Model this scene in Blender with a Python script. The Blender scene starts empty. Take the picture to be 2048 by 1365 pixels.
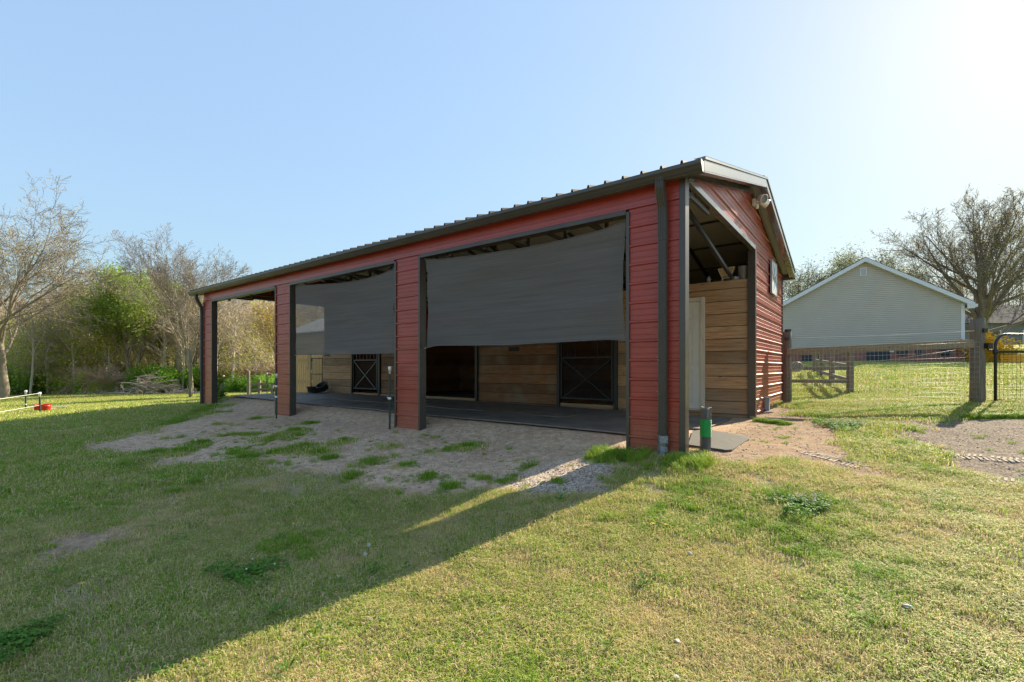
import bpy, bmesh, math, random
import numpy as np
from mathutils import Vector, Matrix, noise as mnoise
R = math.radians
SC = bpy.context.scene
COL = SC.collection

# ------------------------------------------------------------------ camera, sky, sun, exposure
CAMZ = 0.973
cd = bpy.data.cameras.new('camera'); cam = bpy.data.objects.new('camera', cd); COL.objects.link(cam)
cam.location = (0, 0, CAMZ); cam.rotation_euler = (R(90), 0, 0)
cd.sensor_width = 36; cd.lens = 938 / 2048 * 36; cd.shift_y = 52.5 / 2048
cd.clip_start = 0.05; cd.clip_end = 2000
SC.camera = cam
SUN_EL, SUN_AZ = 30.0, 51.1     # azimuth clockwise from +Y
W = bpy.data.worlds.new("World"); SC.world = W; W.use_nodes = True
wn = W.node_tree; wn.nodes.clear()
wo = wn.nodes.new('ShaderNodeOutputWorld'); wb = wn.nodes.new('ShaderNodeBackground')
sky = wn.nodes.new('ShaderNodeTexSky'); sky.sky_type = 'NISHITA'; sky.sun_disc = False
sky.sun_elevation = R(SUN_EL); sky.sun_rotation = R(SUN_AZ)
sky.altitude = 0; sky.air_density = 1.0; sky.dust_density = 0.7; sky.ozone_density = 1.0
wb.inputs[1].default_value = 0.070
# hazy spring air: the glare side of the sky is softened, its hue kept
bwn0 = wn.nodes.new('ShaderNodeRGBToBW'); wn.links.new(sky.outputs[0], bwn0.inputs[0])
dv = wn.nodes.new('ShaderNodeMath'); dv.operation = 'DIVIDE'; dv.inputs[1].default_value = 4.0; wn.links.new(bwn0.outputs[0], dv.inputs[0])
pw0 = wn.nodes.new('ShaderNodeMath'); pw0.operation = 'POWER'; pw0.inputs[1].default_value = -0.66; wn.links.new(dv.outputs[0], pw0.inputs[0])
v1 = wn.nodes.new('ShaderNodeVectorMath'); v1.operation = 'SCALE'; wn.links.new(sky.outputs[0], v1.inputs[0]); wn.links.new(pw0.outputs[0], v1.inputs['Scale'])
v2 = wn.nodes.new('ShaderNodeVectorMath'); v2.operation = 'MULTIPLY'; v2.inputs[1].default_value = (.83, .96, .95); wn.links.new(v1.outputs[0], v2.inputs[0])
hs0 = wn.nodes.new('ShaderNodeHueSaturation'); hs0.inputs['Saturation'].default_value = .84; hs0.inputs['Value'].default_value = .90
wn.links.new(v2.outputs[0], hs0.inputs['Color']); wn.links.new(hs0.outputs[0], wb.inputs[0]); wn.links.new(wb.outputs[0], wo.inputs[0])
sl = bpy.data.lights.new('sun', 'SUN'); so = bpy.data.objects.new('sun', sl); COL.objects.link(so)
sl.energy = 3.8; sl.angle = R(0.5); sl.color = (1.0, 0.88, 0.66)
sd = Vector((math.sin(R(SUN_AZ)) * math.cos(R(SUN_EL)), math.cos(R(SUN_AZ)) * math.cos(R(SUN_EL)), math.sin(R(SUN_EL))))
so.rotation_euler = sd.to_track_quat('Z', 'Y').to_euler()
vs = SC.view_settings; vs.view_transform = 'Standard'; vs.look = 'None'; vs.exposure = 1.58; vs.gamma = 1
SC.cycles.use_denoising = True
SC.cycles.max_bounces = 7; SC.cycles.transparent_max_bounces = 16
SC.cycles.sample_clamp_indirect = 6
SC.cycles.use_adaptive_sampling = True; SC.cycles.adaptive_threshold = 0.015

# ------------------------------------------------------------------ frames
F = 938.0
CX, CY = 1.925, 5.28                       # near right corner of the barn
AX = (-.7944, .6073); BX = (.6073, .7944)  # along the front to the left; into the depth
BR = math.atan2(-.6073, .7944)
def bw(u, v, z=0.0): return Vector((CX + AX[0]*u + BX[0]*v, CY + AX[1]*u + BX[1]*v, z))
def wu(x, y):
    dx, dy = x - CX, y - CY
    return AX[0]*dx + AX[1]*dy, BX[0]*dx + BX[1]*dy

# ------------------------------------------------------------------ terrain height (thin plate spline through measured points)
TP = [(0,0,-.56),(0,-4,-.6),(-3,1,-.6),(3,1,-.45),(3,3.5,-.2),(-3.5,5,-.42),(-1.4,5.5,-.28),(-.66,4.2,-.38),(1.44,4.89,-.14),(.82,4.39,-.24),(.23,3.91,-.31),(-.63,3.22,-.43),(-1.23,2.73,-.48),(-1.8,2.27,-.53),(.2,6.2,-.13),(1.925,5.28,0),(1.4,5.68,-.01),(-1.81,8.13,-.085),
 (-5.22,10.75,-.145),(-8.72,13.42,-.1),(2.5,6.6,.01),(4.4,8.5,.05),(6.42,11.16,.12),(5.93,10.1,.2),(8.24,8.3,.34),(5.6,6.1,.1),(4.5,4.5,-.06),(7,4,.1),
 (-16.5,16.5,-.6),(-8,6,-.5),(-14,10,-.55),(-25,25,-.75),(-20,40,-.85),(-2,42,-.5),(-13.5,24,-.5),(-7,18,-.1),(0,15,.1),(14,21,1.1),(22.8,23.6,1.25),(15,26.5,1.25),
 (12,14,.62),(8.65,12,.3),(30,28,2.0),(20,12,1.0),(40,50,3.0),(5,30,.9),(10,50,1.4),(-40,60,-1.),(-60,20,-1.2),(-45,-10,-1),(0,-40,-.6),(50,0,1.2),(60,40,3.2),(0,90,.5),(-70,90,-1),(70,90,3.5),(11,5.5,.5),(9.5,7,.42)]
tp = np.array(TP, float)
def _U(r2): return np.where(r2 > 1e-9, r2*np.log(r2 + 1e-12), 0.0)
_n = len(tp)
_K = _U(((tp[:, None, :2] - tp[None, :, :2])**2).sum(-1)) + np.eye(_n)*0.3
_P = np.hstack([np.ones((_n, 1)), tp[:, :2]])
_A = np.zeros((_n+3, _n+3)); _A[:_n, :_n] = _K; _A[:_n, _n:] = _P; _A[_n:, :_n] = _P.T
_w = np.linalg.solve(_A, np.concatenate([tp[:, 2], np.zeros(3)]))
def sstep(a, b, x): t = np.clip((x-a)/(b-a), 0, 1); return t*t*(3-2*t)
# value noise
_rs = np.random.RandomState(7); _LAT = _rs.rand(256, 256)
def vnoise(x, y, s):
    x = np.asarray(x)*s; y = np.asarray(y)*s
    xi = np.floor(x).astype(int); yi = np.floor(y).astype(int); fx = x-xi; fy = y-yi
    fx = fx*fx*(3-2*fx); fy = fy*fy*(3-2*fy)
    g = lambda i, j: _LAT[i % 256, j % 256]
    return (g(xi,yi)*(1-fx)+g(xi+1,yi)*fx)*(1-fy) + (g(xi,yi+1)*(1-fx)+g(xi+1,yi+1)*fx)*fy
def fbm(x, y, s, o=4):
    t = 0; a = .5; tot = 0
    for k in range(o): t = t + a*vnoise(np.asarray(x)+17.3*k, np.asarray(y)-9.1*k, s*2**k); tot += a; a *= .55
    return t/tot
def floorz(u): return .035 + .004*u
def gz(x, y, bumps=True):
    x = np.asarray(x, float); y = np.asarray(y, float); sh = x.shape
    X = x.ravel(); Y = y.ravel(); out = np.empty(X.size)
    for i in range(0, X.size, 20000):
        a = X[i:i+20000]; b = Y[i:i+20000]
        d = (a[:, None]-tp[None, :, 0])**2 + (b[:, None]-tp[None, :, 1])**2
        out[i:i+20000] = _U(d) @ _w[:_n] + _w[_n] + _w[_n+1]*a + _w[_n+2]*b
    r = np.hypot(X, Y-10)
    out = out*(1-sstep(90, 140, r)) + sstep(90, 140, r)*(X*.012)
    if bumps:
        near = 1-sstep(15, 30, np.hypot(X, Y))
        out = out + near*((fbm(X, Y, .9, 3)-.5)*.07 + (fbm(X, Y, 5, 2)-.5)*.018)
    dx, dy = X-CX, Y-CY
    u = AX[0]*dx+AX[1]*dy; v = BX[0]*dx+BX[1]*dy
    m = sstep(-.1, .8, v)*sstep(0, .5, 7.9-v)*sstep(0, .6, u+.1)*sstep(0, .6, 14.4-u)
    out = out*(1-m) + m*(.02+.004*u + (fbm(X, Y, 4, 2)-.5)*.01)
    return out.reshape(sh)
def gz1(x, y): return float(gz(np.array([x]), np.array([y]))[0])
def proj(px, py, z=None):
    """ground point seen at photo pixel px,py"""
    zz = -.1 if z is None else z
    for _ in range(25):
        h = CAMZ - zz
        Y = F*h/max(py-735.0, 3.0); Y = min(Y, 120); X = (px-1024)/F*Y
        if z is not None: break
        zz = zz*.5 + gz1(X, Y)*.5
    return X, Y

# ------------------------------------------------------------------ generic helpers
def link(o): COL.objects.link(o); return o
def tag(o, label, cat, group=None, kind=None):
    if label: o['label'] = label
    if cat: o['category'] = cat
    if group: o['group'] = group
    if kind: o['kind'] = kind
    return o
def empty(name, loc, rz=0.0):
    o = bpy.data.objects.new(name, None); o.location = loc; o.rotation_euler = (0, 0, rz); o.empty_display_size = .2
    return link(o)
class MB:
    """collects faces; frame 'w' = world xyz, 'b' = barn (u,v,z) stored as local (-u, v, z)"""
    def __init__(s, frame='b'): s.v = []; s.f = []; s.fr = frame; s.mi = []; s.sm = []
    def P(s, p): return (-p[0], p[1], p[2]) if s.fr == 'b' else tuple(p)
    def add(s, vs, fs, mi=0, smooth=False):
        n = len(s.v); s.v += [s.P(p) for p in vs]
        for f in fs:
            s.f.append(tuple(n+i for i in (f[::-1] if s.fr == 'b' else f))); s.mi.append(mi); s.sm.append(smooth)
    def box(s, a, b, mi=0):
        x0,y0,z0 = [min(a[i], b[i]) for i in range(3)]; x1,y1,z1 = [max(a[i], b[i]) for i in range(3)]
        s.add([(x0,y0,z0),(x1,y0,z0),(x1,y1,z0),(x0,y1,z0),(x0,y0,z1),(x1,y0,z1),(x1,y1,z1),(x0,y1,z1)],
              [(0,3,2,1),(4,5,6,7),(0,1,5,4),(1,2,6,5),(2,3,7,6),(3,0,4,7)], mi)
    def bar(s, a, b, w, h, mi=0, up=(0,0,1)):
        a = Vector(a); b = Vector(b); d = (b-a).normalized(); u = Vector(up)
        if abs(d.dot(u)) > .98: u = Vector((1,0,0))
        r = d.cross(u).normalized(); t = r.cross(d).normalized()
        vs = [tuple(p + r*w/2*i + t*h/2*j) for p in (a, b) for i, j in ((-1,-1),(1,-1),(1,1),(-1,1))]
        s.add(vs, [(0,1,2,3)[::-1],(4,5,6,7),(0,1,5,4),(1,2,6,5),(2,3,7,6),(3,0,4,7)], mi)
    def tube(s, pts, rad, n=8, mi=0, caps=True, smooth=True):
        pts = [Vector(p) for p in pts]; m = len(pts)
        if not hasattr(rad, '__len__'): rad = [rad]*m
        ref = None; vs = []
        for i, p in enumerate(pts):
            d = (pts[min(i+1, m-1)] - pts[max(i-1, 0)])
            d = d.normalized() if d.length > 1e-9 else Vector((0,0,1))
            if ref is None:
                ref = Vector((0,0,1)) if abs(d.z) < .9 else Vector((1,0,0))
            r = d.cross(ref)
            if r.length < 1e-4: r = d.cross(Vector((0,1,0)))
            r.normalize(); t = r.cross(d).normalized()
            for k in range(n):
                a = 2*math.pi*k/n; vs.append(tuple(p + (r*math.cos(a) + t*math.sin(a))*rad[i]))
        fs = []
        for i in range(m-1):
            for k in range(n): fs.append((i*n+k, i*n+(k+1) % n, (i+1)*n+(k+1) % n, (i+1)*n+k))
        s.add(vs, fs, mi, smooth)
        if caps:
            b = len(s.v)-len(vs)
            for f in (tuple(range(n)), tuple((m-1)*n+k for k in range(n))):
                s.f.append(tuple(b+i for i in f)); s.mi.append(mi); s.sm.append(False)
    def lathe(s, c, prof, n=20, mi=0, axis=None):
        vs = []; M = axis
        for r, z in prof:
            for k in range(n):
                a = 2*math.pi*k/n; p = Vector((r*math.cos(a), r*math.sin(a), z))
                if M: p = M @ p
                vs.append((c[0]+p.x, c[1]+p.y, c[2]+p.z))
        fs = [(i*n+k, i*n+(k+1) % n, (i+1)*n+(k+1) % n, (i+1)*n+k) for i in range(len(prof)-1) for k in range(n)]
        s.add(vs, fs, mi, True)
    def poly(s, pts, mi=0): s.add(pts, [tuple(range(len(pts)))], mi)
    def prism(s, pts, off, mi=0):
        n = len(pts); o = Vector(off)
        s.add(list(pts) + [tuple(Vector(p)+o) for p in pts],
              [tuple(range(n))[::-1], tuple(range(n, 2*n))] + [(i, (i+1) % n, n+(i+1) % n, n+i) for i in range(n)], mi)
    def build(s, name, mats, parent=None, origin=None, bevel=0, smooth=False):
        me = bpy.data.meshes.new(name); V = s.v
        if origin is not None:
            ox, oy, oz = s.P(origin); V = [(x-ox, y-oy, z-oz) for x, y, z in V]
        me.from_pydata(V, [], s.f)
        if not isinstance(mats, (list, tuple)): mats = [mats]
        for m in mats: me.materials.append(m)
        me.polygons.foreach_set('material_index', s.mi)
        me.polygons.foreach_set('use_smooth', [True]*len(s.f) if smooth else s.sm)
        bm = bmesh.new(); bm.from_mesh(me); bmesh.ops.recalc_face_normals(bm, faces=bm.faces); bm.to_mesh(me); bm.free()
        me.update()
        o = link(bpy.data.objects.new(name, me))
        if parent is not None: o.parent = parent
        elif s.fr == 'b':
            w = bw(*(origin if origin is not None else (0,0,0))); o.location = w; o.rotation_euler = (0, 0, BR)
        elif origin is not None: o.location = origin
        if bevel:
            b = o.modifiers.new('bevel', 'BEVEL'); b.width = bevel; b.segments = 2; b.limit_method = 'ANGLE'
        return o
def copy_tree(o, parent=None):
    c = o.copy(); COL.objects.link(c)
    if parent is not None: c.parent = parent
    for ch in [k for k in COL.objects if k.parent == o]: copy_tree(ch, c)
    return c

# ------------------------------------------------------------------ materials
def nodes(name):
    m = bpy.data.materials.new(name); m.use_nodes = True; nt = m.node_tree
    return m, nt, nt.nodes, nt.links, nt.nodes['Principled BSDF']
def ramp(N, stops, interp='LINEAR'):
    r = N.new('ShaderNodeValToRGB'); r.color_ramp.interpolation = interp
    while len(r.color_ramp.elements) > 1: r.color_ramp.elements.remove(r.color_ramp.elements[-1])
    for i, (p, c) in enumerate(stops):
        e = r.color_ramp.elements[0] if i == 0 else r.color_ramp.elements.new(p)
        e.position = p; e.color = (c[0], c[1], c[2], 1)
    return r
def nz(N, L, coord, scale, detail=4, rough=.6, stretch=None):
    n = N.new('ShaderNodeTexNoise'); n.inputs['Scale'].default_value = scale; n.inputs['Detail'].default_value = detail; n.inputs['Roughness'].default_value = rough
    if stretch:
        mp = N.new('ShaderNodeMapping'); mp.inputs['Scale'].default_value = stretch; L.new(coord, mp.inputs['Vector']); coord = mp.outputs[0]
    L.new(coord, n.inputs['Vector']); return n
def mixc(N, L, a, b, f, mode='MIX'):
    m = N.new('ShaderNodeMix'); m.data_type = 'RGBA'; m.blend_type = mode; m.clamp_result = False
    for sock, val in ((m.inputs[6], a), (m.inputs[7], b), (m.inputs[0], f)):
        if isinstance(val, bpy.types.NodeSocket): L.new(val, sock)
        elif isinstance(val, (int, float)): sock.default_value = val
        else: sock.default_value = (*val, 1)
    return m.outputs[2]
def bump(N, L, h, B, strength=.3, dist=.01):
    b = N.new('ShaderNodeBump'); b.inputs['Strength'].default_value = strength; b.inputs['Distance'].default_value = dist
    L.new(h, b.inputs['Height']); L.new(b.outputs[0], B.inputs['Normal'])
def mat(name, col, rough=.6, metal=0, col2=None, scale=6, stretch=None, bstr=0, bdist=.005, bscale=None, spec=.5, coat=0):
    m, nt, N, L, B = nodes(name); tc = N.new('ShaderNodeTexCoord').outputs['Object']
    col2 = col2 or tuple(c*.72 for c in col)
    n = nz(N, L, tc, scale, 6, .65, stretch)
    r = ramp(N, [(.3, col2), (.7, col)]); L.new(n.outputs[0], r.inputs[0]); L.new(r.outputs[0], B.inputs['Base Color'])
    B.inputs['Roughness'].default_value = rough; B.inputs['Metallic'].default_value = metal
    B.inputs['Specular IOR Level'].default_value = spec; B.inputs['Coat Weight'].default_value = coat
    if bstr:
        n2 = nz(N, L, tc, bscale or scale*4, 5, .6, stretch); bump(N, L, n2.outputs[0], B, bstr, bdist)
    return m
M = {}
M['red'] = mat('red_steel', (.35,.050,.036), .30, 0, (.28,.038,.028), 2.5, bstr=.06, bdist=.004, bscale=7, spec=.6)
def dirty_red():
    m, nt, N, L, B = nodes('red_steel_siding'); g = N.new('ShaderNodeTexCoord').outputs['Object']
    n = nz(N, L, g, 2.2, 6, .7, (1,1,3)); r = ramp(N, [(.3, (.25,.032,.022)), (.72, (.35,.048,.032))]); L.new(n.outputs[0], r.inputs[0])
    sx = N.new('ShaderNodeSeparateXYZ'); L.new(g, sx.inputs[0])
    mr = N.new('ShaderNodeMapRange'); mr.inputs[1].default_value = .55; mr.inputs[2].default_value = -.05; L.new(sx.outputs[2], mr.inputs[0])
    n2 = nz(N, L, g, 14, 8, .75, (1,1,.4)); mu = N.new('ShaderNodeMath'); mu.operation = 'MULTIPLY'; L.new(mr.outputs[0], mu.inputs[0]); L.new(n2.outputs[0], mu.inputs[1])
    c = mixc(N, L, r.outputs[0], (.34,.15,.085), mu.outputs[0]); L.new(c, B.inputs['Base Color'])
    n3 = nz(N, L, g, 5, 4); rr = N.new('ShaderNodeMapRange'); rr.inputs[3].default_value = .24; rr.inputs[4].default_value = .45; L.new(n3.outputs[0], rr.inputs[0]); L.new(rr.outputs[0], B.inputs['Roughness'])
    n4 = nz(N, L, g, 3.0, 2); bump(N, L, n4.outputs[0], B, .35, .008)
    return m
M['siding'] = dirty_red()
M['trim'] = mat('brown_trim', (.066,.054,.046), .32, 0, (.045,.038,.033), 3, bstr=.05, spec=.5)
M['gutter'] = mat('brown_gutter', (.070,.062,.052), .38, 0, (.052,.046,.040), 2, bstr=.08, spec=.5)
M['soffit'] = mat('pale_soffit', (.42,.42,.42), .45, 0, (.36,.36,.36), 2)
M['roof'] = mat('brown_roof_steel', (.055,.048,.042), .75, 0, (.045,.04,.035), 2, spec=.15)
M['ceil'] = mat('roof_underside', (.52,.49,.43), .7, 0, (.44,.41,.36), 3)
M['frame'] = mat('galvanised_tube', (.20,.20,.20), .5, .3, (.13,.13,.135), 8)
M['tube'] = mat('dark_frame_tube', (.050,.046,.044), .5, 0, (.035,.032,.03), 8)
M['fascia'] = mat('rake_steel', (.11,.098,.082), .24, 0, (.085,.076,.064), 3, spec=.9, coat=.6)
M['black'] = mat('black_steel', (.016,.017,.019), .45, 0, (.011,.012,.013), 9, spec=.5)
M['darkmesh'] = mat('dark_mesh', (.03,.028,.026), .7)
M['white'] = mat('white_plastic', (.78,.78,.76), .45, 0, (.70,.70,.68), 20)
M['door'] = mat('door_paint', (.62,.61,.55), .5, 0, (.52,.51,.45), 2.5, bstr=.03)
M['doorframe'] = mat('door_frame_wood', (.62,.57,.47), .65, 0, (.45,.40,.31), 9, (1,1,.2))
M['silver'] = mat('crumpled_silver', (.26,.28,.30), .4, .7, (.12,.13,.14), 40, bstr=.6, bdist=.01, bscale=40)
M['grey'] = mat('grey_pvc', (.30,.33,.35), .55, 0, (.26,.29,.31), 20)
M['rubber'] = mat('rubber_mat', (.075,.075,.072), .6, 0, (.21,.175,.14), 1.6, bstr=.3, bdist=.004, bscale=60)
M['rubber2'] = mat('dusty_mat', (.085,.077,.068), .85, 0, (.045,.042,.04), 8, bstr=.4, bdist=.005, bscale=50)
M['post'] = mat('weathered_post', (.22,.185,.135), .85, 0, (.10,.085,.065), 7, (5,5,.35), bstr=.9, bdist=.012, bscale=14)
M['rail'] = mat('weathered_rail', (.23,.20,.15), .85, 0, (.12,.095,.07), 8, (.4,4,4), bstr=.6, bdist=.006, bscale=18)
M['wire'] = mat('galvanised_wire', (.50,.50,.48), .45, .6, (.35,.35,.33), 30)
M['rope'] = mat('electric_rope', (.80,.80,.74), .7)
M['tpost'] = mat('green_tpost', (.018,.045,.035), .5, 0, (.012,.03,.022), 20)
M['bucket'] = mat('red_bucket_plastic', (.62,.035,.018), .38, 0, (.52,.03,.015), 6)
M['yellow'] = mat('yellow_plastic', (.80,.42,.02), .5, 0, (.7,.34,.015), 10)
M['tub'] = mat('black_rubber_tub', (.022,.022,.024), .6)
M['green'] = mat('green_wrap', (.0,.32,.07), .4, 0, (.0,.22,.05), 20, bstr=.3, bscale=80)
M['shedroof'] = mat('pale_shed_roof', (.6,.6,.58), .5)
M['tanwood'] = mat('tan_boards', (.48,.33,.15), .75, 0, (.33,.21,.09), 6, (5,5,.4), bstr=.2)
M['brick'] = None
def wood(name, c1, c2, c3, pitch=.2345, off=0.0):
    m, nt, N, L, B = nodes(name); g = N.new('ShaderNodeTexCoord').outputs['Object']
    sx = N.new('ShaderNodeSeparateXYZ'); L.new(g, sx.inputs[0])
    a = N.new('ShaderNodeMath'); a.operation = 'ADD'; a.inputs[1].default_value = -off; L.new(sx.outputs[2], a.inputs[0])
    d = N.new('ShaderNodeMath'); d.operation = 'DIVIDE'; d.inputs[1].default_value = pitch; L.new(a.outputs[0], d.inputs[0])
    fl = N.new('ShaderNodeMath'); fl.operation = 'FLOOR'; L.new(d.outputs[0], fl.inputs[0])
    wn_ = N.new('ShaderNodeTexWhiteNoise'); wn_.noise_dimensions = '1D'; L.new(fl.outputs[0], wn_.inputs['W'])
    cmb = N.new('ShaderNodeCombineXYZ'); mm = N.new('ShaderNodeMath'); mm.operation = 'MULTIPLY'; mm.inputs[1].default_value = 13.7
    L.new(fl.outputs[0], mm.inputs[0]); L.new(mm.outputs[0], cmb.inputs[0])
    va = N.new('ShaderNodeVectorMath'); va.operation = 'ADD'; L.new(g, va.inputs[0]); L.new(cmb.outputs[0], va.inputs[1])
    n = nz(N, L, va.outputs[0], 5, 8, .7, (.35, 5, 7)); n.inputs['Distortion'].default_value = .8
    r = ramp(N, [(.25, c3), (.48, c2), (.72, c1)]); L.new(n.outputs[0], r.inputs[0])
    v = N.new('ShaderNodeMapRange'); v.inputs[3].default_value = .62; v.inputs[4].default_value = 1.2; L.new(wn_.outputs[0], v.inputs[0])
    cc = mixc(N, L, r.outputs[0], v.outputs[0], 1.0, 'MULTIPLY')
    st = nz(N, L, g, 1.7, 5, .6); sr = N.new('ShaderNodeMapRange'); sr.inputs[1].default_value = .45; sr.inputs[2].default_value = .75; sr.inputs[4].default_value = .65; L.new(st.outputs[0], sr.inputs[0])
    cc = mixc(N, L, cc, (.25,.21,.15), sr.outputs[0])
    kn = N.new('ShaderNodeTexVoronoi'); kn.inputs['Scale'].default_value = 2.3; mp = N.new('ShaderNodeMapping'); mp.inputs['Scale'].default_value = (1,3,2.6); L.new(va.outputs[0], mp.inputs[0]); L.new(mp.outputs[0], kn.inputs['Vector'])
    kr = N.new('ShaderNodeMapRange'); kr.inputs[1].default_value = .09; kr.inputs[2].default_value = .05; kr.inputs[4].default_value = .8; L.new(kn.outputs['Distance'], kr.inputs[0])
    cc = mixc(N, L, cc, (.06,.035,.02), kr.outputs[0])
    L.new(cc, B.inputs['Base Color']); B.inputs['Roughness'].default_value = .75; bump(N, L, n.outputs[0], B, .35, .004)
    return m
M['plank'] = wood('stall_planks', (.34,.165,.065), (.22,.10,.038), (.09,.04,.018), off=.10)
M['plank_pale'] = wood('weathered_planks', (.52,.34,.19), (.36,.20,.095), (.13,.07,.035), off=.10)
def cloth_mat():
    m, nt, N, L, B = nodes('shade_cloth'); g = N.new('ShaderNodeTexCoord').outputs['Object']
    n = nz(N, L, g, 3, 6, .7, (.25, 1, 9)); r = ramp(N, [(.3, (.108,.097,.092)), (.7, (.150,.137,.130))]); L.new(n.outputs[0], r.inputs[0])
    L.new(r.outputs[0], B.inputs['Base Color']); B.inputs['Roughness'].default_value = .8
    w = N.new('ShaderNodeTexWave'); w.bands_direction = 'Z'; w.inputs['Scale'].default_value = 9; w.inputs['Distortion'].default_value = 3; w.inputs['Detail'].default_value = 3; L.new(g, w.inputs['Vector'])
    ad = N.new('ShaderNodeMath'); L.new(w.outputs[1], ad.inputs[0]); L.new(n.outputs[0], ad.inputs[1]); bump(N, L, ad.outputs[0], B, .16, .010)
    tr = N.new('ShaderNodeBsdfTransparent'); mx = N.new('ShaderNodeMixShader'); mx.inputs[0].default_value = .21
    # an open knit: fine threads let a little of what is behind through
    L.new(B.outputs[0], mx.inputs[1]); L.new(tr.outputs[0], mx.inputs[2]); L.new(mx.outputs[0], N['Material Output'].inputs[0])
    return m
M['cloth'] = cloth_mat()
def leafmat(name, c1, c2, c3=None, trans=.45, rough=.55):
    m, nt, N, L, B = nodes(name); oi = N.new('ShaderNodeObjectInfo'); geo = N.new('ShaderNodeNewGeometry')
    r = ramp(N, [(0, c1), (.55, c2), (1, c3 or c2)]); at = N.new('ShaderNodeAttribute'); at.attribute_name = 'rnd'
    L.new(at.outputs['Fac'], r.inputs[0]); n = nz(N, L, geo.outputs['Position'], .7, 3); 
    mr = N.new('ShaderNodeMapRange'); mr.inputs[1].default_value = .3; mr.inputs[2].default_value = .7; mr.inputs[3].default_value = .7; mr.inputs[4].default_value = 1.25; L.new(n.outputs[0], mr.inputs[0])
    c = mixc(N, L, r.outputs[0], mr.outputs[0], 1.0, 'MULTIPLY')
    L.new(c, B.inputs['Base Color']); B.inputs['Roughness'].default_value = rough; B.inputs['Specular IOR Level'].default_value = .15
    t = N.new('ShaderNodeBsdfTranslucent'); L.new(c, t.inputs[0]); mx = N.new('ShaderNodeMixShader'); mx.inputs[0].default_value = trans
    L.new(B.outputs[0], mx.inputs[1]); L.new(t.outputs[0], mx.inputs[2]); L.new(mx.outputs[0], N['Material Output'].inputs[0])
    return m
M['bark'] = mat('bark_grey', (.33,.28,.23), .9, 0, (.17,.14,.11), 4, (3,3,.6), bstr=.8, bdist=.03)
M['bark_pale'] = mat('bark_pale', (.62,.55,.47), .9, 0, (.40,.34,.28), 4, (3,3,.6), bstr=.5, bdist=.02)
M['bark_dark'] = mat('bark_dark', (.24,.20,.165), .9, 0, (.13,.11,.09), 4, (3,3,.6), bstr=.8, bdist=.03)
M['rail_dark'] = mat('old_brown_rail', (.36,.29,.19), .85, 0, (.20,.16,.10), 8, (.4,4,4), bstr=.6, bdist=.006, bscale=18)
M['twig'] = mat('twig_brown', (.50,.41,.33), .9, 0, (.36,.29,.23), 2)
M['twig_pink'] = mat('twig_pinkish', (.62,.45,.36), .9, 0, (.48,.34,.27), 2)
M['leaf_olive'] = leafmat('leaf_olive', (.34,.44,.06), (.50,.56,.10), (.60,.54,.17), .55)
M['leaf_green'] = leafmat('leaf_spring_green', (.24,.36,.06), (.37,.48,.10), (.50,.55,.14), .5)
M['leaf_bud'] = leafmat('leaf_buds', (.44,.38,.14), (.54,.50,.18), (.55,.43,.20), .5)
M['leaf_bush'] = leafmat('leaf_bush', (.14,.32,.035), (.24,.44,.05), (.36,.54,.08))
M['leaf_yellow'] = leafmat('leaf_yellow', (.60,.36,.02), (.72,.45,.03), (.42,.40,.04))
M['leaf_gold'] = leafmat('leaf_gold', (.50,.34,.07), (.60,.42,.10), (.40,.34,.09))
M['leaf_dim'] = leafmat('leaf_dim', (.16,.22,.06), (.26,.30,.09), (.34,.30,.12), .5)
M['weed'] = leafmat('weed_leaf', (.08,.20,.03), (.13,.28,.04), (.20,.34,.06), .4)
M['petal'] = mat('dandelion_petal', (.85,.62,.02), .6)
M['fluff'] = mat('clover_white', (.75,.72,.66), .8)

# ------------------------------------------------------------------ ground zones
def pt_in_poly(x, y, poly):
    c = np.zeros(x.shape, bool); n = len(poly)
    for i in range(n):
        x0, y0 = poly[i]; x1, y1 = poly[(i+1) % n]
        t = ((y0 > y) != (y1 > y)) & (x < (x1-x0)*(y-y0)/((y1-y0) if y1 != y0 else 1e-9) + x0)
        c ^= t
    return c
def sdist(x, y, poly):
    d = np.full(x.shape, 1e9); n = len(poly)
    for i in range(n):
        x0, y0 = poly[i]; x1, y1 = poly[(i+1) % n]; ex, ey = x1-x0, y1-y0
        t = np.clip(((x-x0)*ex+(y-y0)*ey)/(ex*ex+ey*ey+1e-12), 0, 1)
        d = np.minimum(d, np.hypot(x-x0-t*ex, y-y0-t*ey))
    return np.where(pt_in_poly(x, y, poly), d, -d)     # positive inside
Z_FRONT = [proj(*p) for p in [(1252,912),(1225,960),(1190,985),(1110,1000),(1000,990),(900,985),(800,1000),(735,985),(660,960),(590,950),(520,925),(400,932),(300,925),(230,905),(180,888),(270,868),(330,852),(400,838),(430,818)]]
Z_FRONT += [tuple(bw(13.7, 7.4)[:2]), tuple(bw(-.05, 7.4)[:2]), tuple(bw(-.05, .3)[:2])]
Z_SIDE = [proj(*p) for p in [(1368,905),(1500,925),(1600,925),(1720,948),(1770,955),(1760,915),(1700,880),(1660,850),(1600,822),(1568,812)]] + [tuple(bw(.1, 6.6)[:2]), tuple(bw(.3, 0)[:2])]
Z_DRIVE = [proj(*p) for p in [(1790,846),(1850,838),(1950,834),(2060,838),(2300,838),(2500,880),(2400,1010),(2060,975),(1960,955),(1880,935),(1850,905),(1800,890),(1770,870)]]
Z_STONE = [proj(*p) for p in [(1330,1075),(1400,1055),(1470,1085),(1480,1130),(1430,1170),(1370,1140),(1320,1120)]]
Z_SPOT = [proj(*p) for p in [(60,1085),(150,1062),(255,1072),(250,1090),(160,1105),(80,1100)]]
Z_GRAV = [proj(*p) for p in [(1252,905),(1180,1010),(1000,1020),(1010,960),(1100,930),(1200,905)]]
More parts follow.
